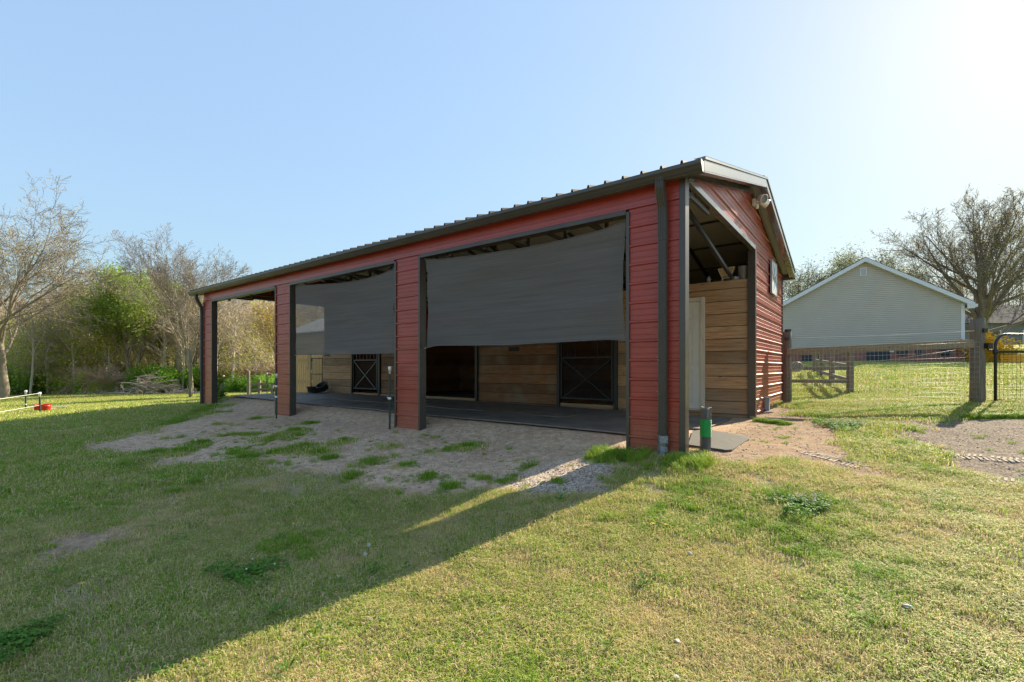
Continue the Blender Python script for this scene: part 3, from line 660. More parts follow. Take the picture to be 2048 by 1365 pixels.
# gutters: K profile
def gutter(v0, sg, u0, u1):
    g = MB(); prof = [(0, .115), (0, 0), (.075, 0), (.082, .02), (.105, .055), (.125, .075), (.125, .115), (.112, .115)]
    zt = EAVE+RO_-PITCH*OV-.050
    vs = []
    for uu_ in (u0, u1): vs += [(uu_, v0+sg*a, zt-.055+b) for a, b in prof]
    n = len(prof); fs = [(i, i+1, n+i+1, n+i) for i in range(n-1)]
    g.add(vs, fs)
    for uu_ in (u0, u1): g.poly([(uu_, v0+sg*a, zt-.055+b) for a, b in prof])
    g.box((u0+.01, v0+sg*.004, zt-.045), (u1-.01, v0+sg*.10, zt-.043))
    return g.build('gutter', M['gutter'], rf)
gutter(-OV+.015, -1, UA-.01, UB+.05); gutter(BD+OV-.015, 1, UA-.01, UB+.05)
mb = MB(); mb.box((UA+.05, -OV+.02, EAVE+.0), (UB-.05, -.03, EAVE+.012)); mb.box((UA+.05, BD+.03, EAVE+.0), (UB-.05, BD+OV-.02, EAVE+.012)); mb.build('eave_soffit', M['gutter'], rf)
# trusses and tubes
def truss(u):
    t = MB(); s_ = .055
    t.bar((u, .12, EAVE-.01), (u, BD/2, PEAK-.04), s_, s_); t.bar((u, BD/2, PEAK-.04), (u, BD-.1, EAVE-.01), s_, s_)
    t.bar((u, .11, EAVE-.02), (u, .11, 2.78), s_, s_)
    t.bar((u, .14, EAVE-.10), (u, 1.25, EAVE-.10), .04, .05); t.bar((u, 1.25, EAVE-.10), (u, 1.25, EAVE+.26), .04, .05)
    t.bar((u, .14, 2.88), (u, .85, EAVE+.16), .04, .05)
    return t
trs = [1.546, 2.28, 3.025, 3.764, 5.3, 6.0, 6.75, 7.5, 8.25, 9.6, 10.9, 12.2, 13.4, .06]
for u in trs: truss(u).build('truss', M['tube'], barn)
pl = MB()
for v in (.9, 1.8, 2.7, 3.55, 4.6, 5.6, 6.6): pl.bar((.05, v, rz(v)-.03), (BL, v, rz(v)-.03), .05, .03)
pl.bar((.05, .11, EAVE-.005), (BL, .11, EAVE-.005), .055, .055)
pl.build('purlins', M['tube'], barn)
d = MB(); d.bar((.25, .35, EAVE+.05), (.35, 3.95, 2.62), .05, .06); d.bar((.28, 1.6, 2.98), (.75, 2.2, EAVE+.50), .04, .05); d.build('diagonal_brace', M['black'], barn)
# feed room and stall fronts: boards
SK = -.030        # the stall line drifts toward the front with u
def sv(u): return V1+.04+SK*u
def boards(mb, u0, u1, z0, z1, th=.038, pitch=.2345, off=.10, gap=.011):
    z = off
    while z > z0: z -= pitch
    rr_ = random.Random(int(u0*100))
    while z < z1-.01:
        a = max(z, z0)+gap/2; b = min(z+pitch, z1)-gap/2; o = rr_.uniform(-.004, .004)
        if b > a: mb.add([(u0, sv(u0)+o, a), (u1, sv(u1)+o, a), (u1, sv(u1)+th, a), (u0, sv(u0)+th, a), (u0, sv(u0)+o, b), (u1, sv(u1)+o, b), (u1, sv(u1)+th, b), (u0, sv(u0)+th, b)],
              [(0,3,2,1),(4,5,6,7),(0,1,5,4),(1,2,6,5),(2,3,7,6),(3,0,4,7)])
        z += pitch
def backing(mb, u0, u1, z0, z1):
    mb.add([(u0, sv(u0)+.042, z0), (u1, sv(u1)+.042, z0), (u1, sv(u1)+.05, z0), (u0, sv(u0)+.05, z0), (u0, sv(u0)+.042, z1), (u1, sv(u1)+.042, z1), (u1, sv(u1)+.05, z1), (u0, sv(u0)+.05, z1)],
              [(0,3,2,1),(4,5,6,7),(0,1,5,4),(1,2,6,5),(2,3,7,6),(3,0,4,7)])
WT = 2.60
DU0, DU1, DZ0, DZ1 = .935, 1.85, .17, 2.24
mb = MB(); boards(mb, .10, DU0-.09, -.05, WT); boards(mb, DU1+.09, 2.66, -.05, WT); boards(mb, DU0-.09, DU1+.09, DZ1+.09, WT); boards(mb, DU0-.09, DU1+.09, -.05, DZ0-.03)
fr = mb.build('feed_room_wall', M['plank_pale'], barn)
mb = MB(); backing(mb, .1, DU0-.09, -.05, WT-.01); backing(mb, DU1+.09, 2.66, -.05, WT-.01); backing(mb, DU0-.09, DU1+.09, DZ1+.09, WT-.01); mb.box((.06, V1+.10, WT-.03), (2.66, BD-.05, WT)); mb.box((2.62, V1+.1, 0), (2.66, BD-.05, WT)); mb.build('wall_backing', M['darkmesh'], fr)
mb = MB(); y_ = sv(1.3)
for a, b in (((DU0-.088, y_-.018, DZ0-.03), (DU0-.004, y_+.03, DZ1+.088)), ((DU1+.004, y_-.018, DZ0-.03), (DU1+.088, y_+.03, DZ1+.088)), ((DU0-.003, y_-.018, DZ1+.004), (DU1+.003, y_+.03, DZ1+.088)), ((DU0-.003, y_-.010, DZ0-.03), (DU1+.003, y_+.03, DZ0-.004))): mb.box(a, b)
dr_f = mb.build('door_frame', M['doorframe'], fr, bevel=.004)
mb = MB(); mb.box((DU0, y_, DZ0), (DU1, y_+.04, DZ1)); w3 = (DU1-DU0)
for (c0, c1) in ((.13, .46), (.54, .87)):
    for (r0, r1) in ((.05, .36), (.42, .76), (.83, .95)):
        ua, ub = DU0+w3*c0, DU0+w3*c1; za, zb_ = DZ0+2.07*r0, DZ0+2.07*r1
        for k, (ins, o_) in enumerate(((0, .008), (.022, -.004))):
            pass
        t = .018
        for a, b in (((ua, y_-.007, za), (ub, y_+.001, za+t)), ((ua, y_-.007, zb_-t), (ub, y_+.001, zb_)), ((ua, y_-.007, za+t), (ua+t, y_+.001, zb_-t)), ((ub-t, y_-.007, za+t), (ub, y_+.001, zb_-t))): mb.box(a, b)
        mb.box((ua+.05, y_-.005, za+.05), (ub-.05, y_+.001, zb_-.05))
dr = mb.build('door', M['door'], fr, bevel=.003)
mb = MB(); mb.lathe((-(DU1-.07), y_, 1.12), [(0, -.06), (.024, -.055), (.028, -.035), (.012, -.02), (.02, 0)], 12, axis=Matrix.Rotation(R(-90), 3, 'X') @ Matrix.Scale(-1, 3, (0, 0, 1)))
mb.v = [(x_, y2, z_) for x_, y2, z_ in mb.v]; mb.v = [(-x_, y2, z_) if x_ > 0 else (x_, y2, z_) for x_, y2, z_ in mb.v]
mb.build('handle', M['wire'], dr)
mb = MB(); mb.box((1.42, y_-.03, 2.38), (1.52, y_-.004, 2.50)); mb.build('wall_plate', M['grey'], fr)
# stalls
SH = 1.53
SP = [(2.62, 2.70), (4.03, 4.10), (6.50, 6.58), (10.44, 10.54), (11.83, 11.90)]
def stall_gate(u0, u1, z0, z1, xb0, xb1, mesh=True):
    v = (sv(u0)+sv(u1))/2 - .02; s_ = .038
    g = MB()
    for uu_ in (u0+.02, u1-.02): g.bar((uu_, v, z0), (uu_, v, z1), s_, s_)
    for zz in (z0+.02, xb1, z1-.02): g.bar((u0+.04, v, zz), (u1-.04, v, zz), s_, s_)
    gate = g.build('stall_gate', M['black'], barn)
    b = MB(); b.bar((u0+.05, v-.012, xb0+.02), (u1-.05, v-.012, xb1-.03), .022, .022); b.bar((u0+.05, v+.012, xb1-.03), (u1-.05, v+.012, xb0+.02), .022, .022); b.build('cross_brace', M['frame'] if not mesh else M['black'], gate)
    m_ = MB(); n = int((u1-u0)/.05)
    for i in range(1, n): m_.bar((u0+i*(u1-u0)/n, v+.02, z0+.04), (u0+i*(u1-u0)/n, v+.02, xb1), .005, .005)
    for i in range(1, int((xb1-z0)/.05)): m_.bar((u0+.04, v+.024, z0+i*.05), (u1-.04, v+.024, z0+i*.05), .005, .005)
    m_.build('gate_mesh', M['black'], gate)
    m_ = MB()
    for i in range(1, 7):
        if mesh and i in (3, 4): continue
        m_.bar((u0+i*(u1-u0)/7, v, xb1), (u0+i*(u1-u0)/7, v, z1-.03), .014, .014)
    m_.build('gate_bars', M['frame'] if not mesh else M['black'], gate)
    return gate
stall_gate(2.71, 4.02, .25, 2.2, .25, 1.19)
stall_gate(10.55, 11.82, .27, 2.2, .27, 1.20, False)
for (a, b) in SP:
    mb = MB(); mb.box((a, sv(a)-.05, -.05), (b, sv(a)+.05, EAVE+.4)); mb.build('stall_post', M['black'], barn)
for (a, b, nm) in ((4.11, 6.49, 5.35), (11.91, 13.58, 13.3)):
    mb = MB(); boards(mb, a, b, 0.0, SH); mb.mi = [0]*len(mb.f)
    w_ = mb.build('stall_front', M['plank'] if a < 10 else M['plank_pale'], barn)
    mb = MB(); backing(mb, a, b, 0.0, SH-.01); mb.build('wall_backing', M['darkmesh'], w_)
    mb = MB(); mb.bar((a, sv(a)+.015, SH+.02), (b, sv(b)+.015, SH+.02), .05, .04); mb.build('top_rail', M['black'], w_)
    mb = MB()
    n = int((b-a)/.1)
    for i in range(1, n): mb.bar((a+i*(b-a)/n, sv(a)+.02, SH+.04), (a+i*(b-a)/n, sv(a)+.02, 2.25), .014, .014)
    mb.build('bar_grille', M['black'], w_)
    mb = MB(); c_ = nm; v_0 = sv(c_)-.012; mb.box((c_-.16, v_0, SH-.16), (c_+.16, v_0+.010, SH-.05))
    npl = mb.build('name_plate', M['darkmesh'], w_)
for (a, b) in ((6.60, 10.43), (2.71, 4.02), (10.55, 11.82)):
    mb = MB(); mb.add([(a, sv(a)-.02, -.02), (b, sv(b)-.02, -.02), (b, sv(b)+.12, -.02), (a, sv(a)+.12, -.02), (a, sv(a)-.02, .15), (b, sv(b)-.02, .15), (b, sv(b)+.12, .15), (a, sv(a)+.12, .15)],
              [(0,3,2,1),(4,5,6,7),(0,1,5,4),(1,2,6,5),(2,3,7,6),(3,0,4,7)])
    mb.build('threshold', M['plank_pale'], barn)
mb = MB()
for u in (2.68, 6.54, 10.49): mb.box((u, sv(u)+.06, 0), (u+.04, BD-.06, 2.3))
mb.box((2.7, BD-.09, 0), (13.5, BD-.05, 2.4)); mb.build('stall_partition', M['plank'], barn)
mb = MB(); a, b = 8.60, 10.42      # a solid stretch of front beside the open stall
boards(mb, a, b, .16, 2.2); mb.build('stall_front', M['plank'], barn)
mb = MB(); mb.box((6.6, 4.1, .02), (10.4, BD-.1, .13)); mb.build('stall_floor', M['rubber2'], barn)
# downspouts
def spout(pts, w=.075, d=.055, kind=0):
    """corrugated leader: rounded rectangle with flutes swept along pts (u,v,z)"""
    s_ = MB(); prof = []
    nfl = 5
    for i in range(nfl*2+1):
        x_ = -w/2 + w*i/(nfl*2); prof.append((x_, -d/2 + (.006 if i % 2 else 0)))
    for i in range(nfl*2+1):
        x_ = w/2 - w*i/(nfl*2); prof.append((x_, d/2 - (.006 if i % 2 else 0)))
    n = len(prof); vs = []
    for (uu_, vv_, zz, k, tz) in pts:
        for a, b in prof: vs.append((uu_+a*k, vv_+b*k, zz + b*tz))
    fs = [(i*n+j, i*n+(j+1) % n, (i+1)*n+(j+1) % n, (i+1)*n+j) for i in range(len(pts)-1) for j in range(n)]
    s_.add(vs, fs); return s_
sp = spout([(.200, -.165, EAVE-.03, 1.3, 0), (.200, -.165, EAVE-.14, 1.3, .5), (.200, -.085, 2.80, 1.3, .5), (.200, -.075, 2.66, 1.32, 0), (.200, -.072, 2.42, 1.32, 0), (.200, -.07, 2.415, 1.22, 0), (.200, -.07, .16, 1.22, 0)])
ds = sp.build('downspout', M['gutter'], barn)
q = MB(); pts = [(.200, -.075, .20, .060), (.198, -.078, .12, .062), (.203, -.085, .07, .050), (.196, -.09, .02, .056), (.205, -.10, -.03, .042), (.198, -.11, -.07, .036), (.19, -.12, -.11, .02)]
rr_ = random.Random(2); vs = []; n = 14
for i, (a, b, c, r) in enumerate(pts):
    for k in range(n):
        t = 2*math.pi*k/n; rad = r*(1+rr_.uniform(-.12, .12)); vs.append((a+rad*math.cos(t), b+rad*.7*math.sin(t), c+rr_.uniform(-.006, .006)))
q.add(vs, [(i*n+j, i*n+(j+1) % n, (i+1)*n+(j+1) % n, (i+1)*n+j) for i in range(len(pts)-1) for j in range(n)], 0)
q.build('flexible_end', M['silver'], ds)
for (a, z) in ((.255, 1.09), (.245, 1.055), (.252, .70), (.238, .67), (.25, .36)):
    q = MB(); q.lathe((a, -.108, z), [(0, -.004), (.006, -.002), (.007, .004)], 8, axis=Matrix.Rotation(R(90), 3, 'X')); q.build('rivet', M['wire'], ds)
sp = spout([(13.72, -.165, EAVE-.04, 1.2, 0), (13.72, -.16, EAVE-.2, 1.2, .3), (13.70, -.05, 2.72, 1.2, .4), (13.70, -.03, 2.55, 1.2, 0), (13.70, -.03, -.1, 1.2, 0)])
sp.build('downspout', M['gutter'], barn)

# things fixed to or standing on the barn
fl = empty('floodlight', bw(-.03, 3.75, 3.86), BR); tag(fl, 'twin-head white floodlight under the gable peak of the red barn', 'floodlight')
def loc(mbf): return mbf
mb = MB('w'); mb.box((.0, -.06, -.06), (.05, .06, .06)); mb.build('base', M['white'], fl, bevel=.01)
for sy in (-.11, .12):
    mb = MB('w'); mb.tube([(.04, 0, 0), (.10, sy*.5, .03), (.14, sy, .02)], .016, 8)
    ax = Matrix.Rotation(R(35 if sy > 0 else -30), 3, 'Z') @ Matrix.Rotation(R(115), 3, 'Y')
    mb.lathe((.14, sy, .02), [(0, -.05), (.045, -.045), (.06, 0), (.075, .07), (.078, .09), (.07, .092)], 16, axis=ax)
    h_ = mb.build('lamp_head', M['white'], fl)
    mb = MB('w'); mb.lathe((.14, sy, .02), [(0, .075), (.068, .08)], 16, axis=ax); mb.build('lens', M['silver'], h_)
mb = MB('w'); mb.lathe((.07, .0, -.07), [(0, -.05), (.028, -.04), (.03, .02), (.02, .04)], 12); mb.build('motion_sensor', M['white'], fl)
# painted quilt board on the gable wall
bq = empty('barn_quilt', bw(-.03, 5.93, 2.86), BR); tag(bq, 'square painted board with pale blue and white star on the gable wall', 'wall sign')
S = .33
mb = MB('w'); mb.box((0, -S, -S), (.025, S, S)); mb.build('board', M['white'], bq)
blue = mat('quilt_blue', (.22,.38,.55), .6); sand = mat('quilt_sand', (.42,.30,.20), .6)
mb = MB('w')
for (sx_, sy_) in ((1, 1), (-1, 1), (-1, -1), (1, -1)):
    c = (0.0275, 0, 0); h = S*.96
    mb.add([(.027, 0, 0), (.027, sx_*h*.5 if True else 0, sy_*h), (.027, 0, sy_*h*.55)], [(0, 1, 2)], 0)
    mb.add([(.0275, 0, 0), (.0275, sx_*h, sy_*h*.45), (.0275, sx_*h*.5, 0)], [(0, 1, 2)], 1)
mb.build('star_pattern', [blue, sand], bq)
mb = MB('w'); 
for a, b in (((.0, -S-.02, -S-.02), (.035, -S, S+.02)), ((.0, S, -S-.02), (.035, S+.02, S+.02)), ((.0, -S, S), (.035, S, S+.02)), ((.0, -S, -S-.02), (.035, S, -S))): mb.box(a, b)
mb.build('frame', M['grey'], bq)
eb = MB(); eb.box((-.10, 4.98, .10), (-.03, 5.09, .37)); eb.box((-.104, 4.974, .365), (-.02, 5.096, .385)); o = eb.build('electrical_box', M['grey'], None, (-.03, 5.03, .0), bevel=.004)
tag(o, 'small grey electrical box low on the red gable wall', 'electrical box')
# shelf-top things over the feed room
fb = empty('feed_scoop_stand', bw(.49, V1+.12, WT), BR); tag(fb, 'small flared wooden planter box on white legs atop the board wall', 'planter box')
mb = MB('w'); pts = [(-.135, 0, .24), (.135, 0, .25), (.075, 0, .09), (-.075, 0, .09)]; mb.prism(pts, (0, .12, 0)); mb.build('box', M['tanwood'], fb)
mb = MB('w'); mb.bar((-.145, -.01, .245), (-.072, -.01, .075), .012, .016); mb.bar((.145, -.01, .255), (.072, -.01, .075), .012, .016); mb.bar((-.145, -.01, .245), (.145, -.01, .257), .01, .012)
for x_ in (-.07, .07): mb.box((x_-.012, -.012, 0), (x_+.012, .012, .075))
mb.box((-.07, -.012, .055), (.07, .008, .07)); mb.build('legs', M['doorframe'], fb)
mb = MB('w'); mb.lathe((0, 0, 0), [(0, .002), (.085, .002), (.088, .01), (.10, .24), (.104, .25), (.097, .25), (.083, .02)], 18)
o = mb.build('metal_bucket', M['frame'], None); o.location = bw(.2, V1+.16, WT); tag(o, 'grey metal bucket standing at the right end of the board wall top', 'bucket')
mb = MB('w'); mb.tube([(0, 0, 0), (0, 0, .09), (0, 0, .10), (0, 0, .13)], [.035, .035, .018, .018], 12); o = mb.build('bottle', M['grey'], None); o.location = bw(.80, V1+.10, WT); tag(o, 'small grey bottle standing alone left of the planter box', 'bottle')
mb = MB('w'); mb.box((-.06, -.05, 0), (.06, .05, .05)); mb.box((-.063, -.053, .05), (.063, .053, .062)); o = mb.build('storage_tin', M['grey'], None, bevel=.006); o.location = bw(.33, V1+.10, WT); o.rotation_euler.z = .4; tag(o, 'flat grey tin between the planter box and metal bucket', 'tin')

# shade cloths
def cloth(u0, u1, top, bot, name, label, seed, inl=.07, inr=.04):
    nu, nv = 90, 44; vs = []; r_ = random.Random(seed)
    for j in range(nv+1):
        t = j/nv
        for i in range(nu+1):
            s_ = i/nu                     # 0 at the right (small u)
            zt = np.interp(s_, top[0], top[1]); zb_ = np.interp(s_, bot[0], bot[1])
            bow = math.sin(math.pi*t)**.8
            ua = u0 + inr*bow; ub = u1 - inl*bow
            uu_ = ua+(ub-ua)*s_; z = zb_+(zt-zb_)*t
            n_ = mnoise.noise(Vector((uu_*.8, z*3.2, seed)))*.022 + mnoise.noise(Vector((uu_*2.2, z*9, seed+4)))*.006
            v = .055 + .06*math.sin(math.pi*s_)*math.sin(math.pi*(1-t)*.9) + n_ - .02*math.sin(6*s_+3*t)
            vs.append((uu_, v, z))
    mb = MB(); mb.add(vs, [(j*(nu+1)+i, j*(nu+1)+i+1, (j+1)*(nu+1)+i+1, (j+1)*(nu+1)+i) for j in range(nv) for i in range(nu)], 0, True)
    e = empty(name, bw(u0, 0, 0), BR); tag(e, label, 'shade cloth', 'shade cloths hung in the front bays')
    mb2 = mb; mb2.v = [(x_+u0, y_, z_) for x_, y_, z_ in mb2.v]; c = mb2.build('fabric', M['cloth'], e)
    h = MB(); h.tube([(vs[i][0]-u0, vs[i][1], vs[i][2]) for i in range(0, nu+1, 3)], .007, 6); k = nv*(nu+1); h.tube([(vs[k+i][0]-u0, vs[k+i][1], vs[k+i][2]) for i in range(0, nu+1, 3)], .009, 6)
    h.build('hem', M['cloth'], e)
    for (ii, jj, du) in ((0, nv, -.05), (nu, nv, .06), (0, 0, -.03), (nu, 0, .05)):
        t_ = MB(); p = vs[jj*(nu+1)+ii]; t_.tube([(p[0]-u0, p[1], p[2]), (p[0]-u0+du, .06, p[2]+(.05 if jj else -.01))], .004, 5); t_.build('tie_cord', M['rope'], e)
    return e
cloth(.70, 4.30, ([0, .1, .24, .45, .7, .9, 1], [2.76, 2.71, 2.685, 2.675, 2.70, 2.745, 2.80]), ([0, .05, .5, .93, 1], [1.285, 1.325, 1.30, 1.335, 1.30]), 'shade_cloth', 'dark grey shade cloth sagging across the wide bay next to the downspout corner', 3)
cloth(5.08, 8.58, ([0, .12, .28, .5, .8, 1], [2.76, 2.70, 2.665, 2.67, 2.74, 2.81]), ([0, .5, .96, 1], [1.225, 1.235, 1.255, 1.25]), 'shade_cloth', 'dark grey shade cloth in the middle bay with a pale patch showing through', 9, .03, .03)

# rubber mats on the barn floor
rr_ = random.Random(5)
def slab(name, pts, zf, th, m_, label, group=None, z_off=0):
    cxm = sum(p[0] for p in pts)/len(pts); cym = sum(p[1] for p in pts)/len(pts)
    mb = MB('w'); lo = [(p[0]-cxm, p[1]-cym, zf(p[0], p[1])) for p in pts]; z0 = sum(p[2] for p in lo)/len(lo)
    lo = [(a, b, c-z0) for a, b, c in lo]; mb.prism(lo, (0, 0, th)); o = mb.build(name, m_, None, bevel=.004); o.location = (cxm, cym, z0+z_off); tag(o, label, 'rubber mat', group); return o
rows = [(.72, 1.22, 1.83), (1.97, 1.90, 1.22)]
for ri, (v0, dv, du) in enumerate(rows):
    u = .95 if ri == 0 else .3; k = 0
    while u < 12.9:
        ang = rr_.uniform(-.02, .02); cu, cv = u+du/2, v0+dv/2+rr_.uniform(-.03, .03); c, s_ = math.cos(ang), math.sin(ang)
        P4 = []
        for a, b in ((-du/2+.014, -dv/2+.014), (du/2-.014, -dv/2+.014), (du/2-.014, dv/2-.014), (-du/2+.014, dv/2-.014)):
            P4.append(tuple(bw(cu+a*c-b*s_, cv+a*s_+b*c)[:2]))
        slab('stall_mat', P4, lambda x_, y2: .026+.004*wu(x_, y2)[0]+rr_.uniform(0, .022), .020, M['rubber'], 'black rubber floor mat of the %s row lying in front of the stalls' % ('outer' if ri == 0 else 'inner'), 'rubber mats of the %s row' % ('outer' if ri == 0 else 'inner'))
        u += du+.006; k += 1
P4 = [proj(*p) for p in ((1376,894),(1452,905),(1464,904),(1499,881),(1495,876),(1410,862),(1385,866))]
slab('door_mat', P4, lambda x_, y2: gz1(x_, y2)+.006, .022, M['rubber2'], 'dusty black mat lying in the sun outside the near corner', None)
P4 = [tuple(bw(a, b)[:2]) for a, b in ((.25, 2.9), (1.4, 2.9), (1.4, 3.9), (.25, 3.9))]
# roll of wire fencing
rw = empty('wire_roll', bw(-.17, .26, gz1(*bw(-.17, .26)[:2])-.005)); tag(rw, 'upright roll of wire mesh with bright green wrap leaning at the corner', 'wire roll')
rw.rotation_euler = (R(-2), R(2), 0)
def wirecyl(r, z0, z1, nr, nv_):
    m_ = MB('w')
    for k in range(nv_):
        a = 2*math.pi*k/nv_; m_.bar((r*math.cos(a), r*math.sin(a), z0), (r*math.cos(a), r*math.sin(a), z1), .0022, .0022)
    for k in range(nr):
        z = z0+(z1-z0)*k/(nr-1); m_.tube([(r*math.cos(t), r*math.sin(t), z) for t in [2*math.pi*i/14 for i in range(15)]], .0016, 4, caps=False)
    return m_
a_ = wirecyl(.058, 0, .50, 40, 26); b_ = wirecyl(.046, 0, .50, 30, 20); c_ = wirecyl(.034, 0, .49, 20, 16)
for o_ in (b_, c_): a_.add(o_.v, o_.f)
a_.tube([(0, 0, .0), (0, 0, .49)], .026, 10); a_.build('wire_mesh', M['frame'], rw)
m_ = MB('w'); m_.tube([(0, 0, .16), (0, 0, .36)], .0605, 20, caps=False)
for k in range(22): m_.tube([(.0615*math.cos(t), .0615*math.sin(t), .165+.009*k) for t in [2*math.pi*i/16 for i in range(17)]], .0018, 4, caps=False)
m_.build('green_wrap', M['green'], rw)
# rubber tubs by the stall wall
for (u, v, r, h, tl, lb) in ((13.25, 3.2, .27, .20, 0, 'wide black rubber feed tub standing by the far board wall'), (12.85, 3.3, .18, .22, .5, 'smaller black tub tipped over against the wide feed tub')):
    mb = MB('w'); mb.lathe((0, 0, 0), [(0, .01), (r*.82, .01), (r*.86, .03), (r, h), (r+.02, h), (r+.02, h-.02), (r-.015, h-.005), (r*.8, .04), (0, .03)], 24)
    o = mb.build('feed_tub', M['tub'], None); o.location = bw(u, v, .12); o.rotation_euler = (tl, -tl*.6, 0)
    if tl: o.location.z = .22
    tag(o, lb, 'feed tub')

# steel T-posts with white caps
def tpost(x, y, h, label, cap=.10, ins=(), w=.034, tilt=0, group=None, z=None):
    zb = (gz1(x, y) if z is None else z)
    e = empty('t_post', (x, y, zb)); e.rotation_euler = (0, tilt, 0); tag(e, label, 'fence post', group)
    m_ = MB('w'); m_.box((-w/2, -.003, -.2), (w/2, .003, h)); m_.box((-.003, .003, -.2), (.003, w*.8, h))
    for k in range(int(h/.055)): m_.box((-.008, -.010, .03+k*.055), (.008, -.003, .045+k*.055))
    m_.build('steel_shaft', M['tpost'], e)
    if cap:
        m_ = MB('w'); m_.tube([(0, .008, h-cap), (0, .008, h-cap*.45), (0, .008, h-cap*.44), (0, .008, h+.012), (0, .008, h+.02)], [w*.62, w*.62, w*.88, w*.88, w*.5], 12); m_.build('white_cap', M['white'], e)
    for zz in ins:
        m_ = MB('w'); m_.box((-w*.75, -.022, zz-.018), (w*.75, .012, zz+.018)); m_.tube([(-w*.75, -.01, zz+.01), (-w*1.25, -.015, zz+.02)], .010, 8); m_.build('insulator', M['white'], e)
    return e
X, Y = (779.5-1024)/F*8.2, 8.2; zt_ = CAMZ-(735-735)/F*Y
zb = gz1(X, Y); tpost(X, Y, CAMZ-.005-zb, 'green steel T-post with white cap standing before the middle red post', .11, ((CAMZ-62/F*Y-zb),))
X, Y = (553-1024)/F*10.25, 10.25; zb = gz1(X, Y); tpost(X, Y, CAMZ-15/F*Y-zb, 'green steel T-post with three white fittings before the second red post', .07, (CAMZ-38/F*Y-zb, CAMZ-59/F*Y-zb))
# electric rope fence at far left
A_ = ((80-1024)/F*15.5, 15.5); zb = gz1(*A_); pa = tpost(A_[0], A_[1], CAMZ-51/F*15.5-zb, 'white-capped T-post right in front of the red tubs', .13, (), .05, R(-2), 'T-posts of the white rope fence')
B_ = ((51-1024)/F*18.3, 18.3); zb2 = gz1(*B_); tpost(B_[0], B_[1], CAMZ-47/F*18.3-zb2, 'white-capped T-post behind the rope, left of the red tubs', .14, (CAMZ-74/F*18.3-zb2,), .05, 0, 'T-posts of the white rope fence')
m_ = MB('w')
for (z0, z1, dz) in ((CAMZ-52/F*15.5, CAMZ-62/F*13.2, .0), (CAMZ-76/F*15.5, CAMZ-88/F*13.2, 0)):
    x1 = (0-1024)/F*13.2; d_ = (x1-A_[0], 13.2-A_[1], z1-z0)
    m_.tube([(A_[0], A_[1]-.03, z0), (x1, 13.2, z1-.02), (A_[0]+d_[0]*2, A_[1]+d_[1]*2, z0+d_[2]*2)], .007, 5)
m_.v = [(a-A_[0], b-A_[1], c) for a, b, c in m_.v]; o = m_.build('electric_rope', M['rope'], None); o.location = (A_[0], A_[1], 0); tag(o, 'two white electric fence ropes running from the capped T-post', 'fence rope')
def tub(px, py, Yd, r, h, lb):
    X = (px-1024)/F*Yd; z = gz1(X, Yd); mb = MB('w'); mb.lathe((0, 0, 0), [(0, .01), (r*.86, .01), (r*.88, .02), (r*.96, h*.72), (r*1.03, h*.74), (r*1.04, h*.80), (r, h*.82), (r*1.02, h), (r*1.05, h), (r*.97, h-.01), (r*.84, .04), (0, .03)], 26)
    o = mb.build('red_bucket', M['bucket'], None); o.location = (X, Yd, z-.01); tag(o, lb, 'bucket'); return o
tub(90.5, 826, 16.3, .155, .29, 'bright red bucket on the grass, right one of the pair'); tub(79, 826, 16.8, .15, .27, 'bright red bucket half hidden behind its twin and the T-post')
a = ((66-1024)/F*17.4, 17.4); b = ((133-1024)/F*18.0, 18.0)
m_ = MB('w'); mx_, my_ = (a[0]+b[0])/2, (a[1]+b[1])/2; z = gz1(mx_, my_); m_.bar((a[0]-mx_, a[1]-my_, .07), (b[0]-mx_, b[1]-my_, .09), .14, .035); m_.bar((a[0]-mx_+.3, a[1]-my_+.05, .03), (b[0]-mx_-.5, b[1]-my_+.05, .03), .09, .05); o = m_.build('ground_plank', M['doorframe'], None, bevel=.004); o.location = (mx_, my_, z); tag(o, 'pale wooden plank lying on the lawn behind the red buckets', 'plank')

# ------------------------------------------------------------------ fence, gate, rails on the right
def woodpost(mb, x, y, zb, zt, r, seed=0, n=14):
    rr_ = random.Random(seed); pts = []; m = 9
    offs = [rr_.uniform(.93, 1.06) for _ in range(n)]; vs = []
    for j in range(m):
        z = zb+(zt-zb)*j/(m-1)
        for k in range(n):
            a = 2*math.pi*k/n; q_ = r*offs[k]*(1+.02*math.sin(j*1.7+k))*(1.04-.08*j/(m-1)); vs.append((x+q_*math.cos(a), y+q_*math.sin(a), z + (0 if j < m-1 else .008*math.sin(a+seed))))
    mb.add(vs, [(j*n+k, j*n+(k+1) % n, (j+1)*n+(k+1) % n, (j+1)*n+k) for j in range(m-1) for k in range(n)], 0, True)
    b = len(mb.v)-n; mb.f.append(tuple(range(b, b+n))); mb.mi.append(0); mb.sm.append(False)
P0 = Vector((5.90, 10.05, 0)); P1 = Vector((8.24, 8.3, 0))
wf = empty('wire_fence', ((P0+P1)/2)[:]); wf.location.z = .25
tag(wf, 'wire mesh fence with thick weathered round posts and a top rail beside the barn', 'fence')
def wfp(p, z): return (p[0]-wf.location.x, p[1]-wf.location.y, z-.25)
for (P, r, zt, sd) in ((P0, .085, CAMZ+71/F*10.05, 1), (P1, .105, CAMZ+97/F*8.3, 2)):
    mb = MB('w'); q = wfp(P, 0); woodpost(mb, q[0], q[1], gz1(P[0], P[1])-.4-.25, zt-.25, r, sd)
    p_ = mb.build('post', M['post'], wf)
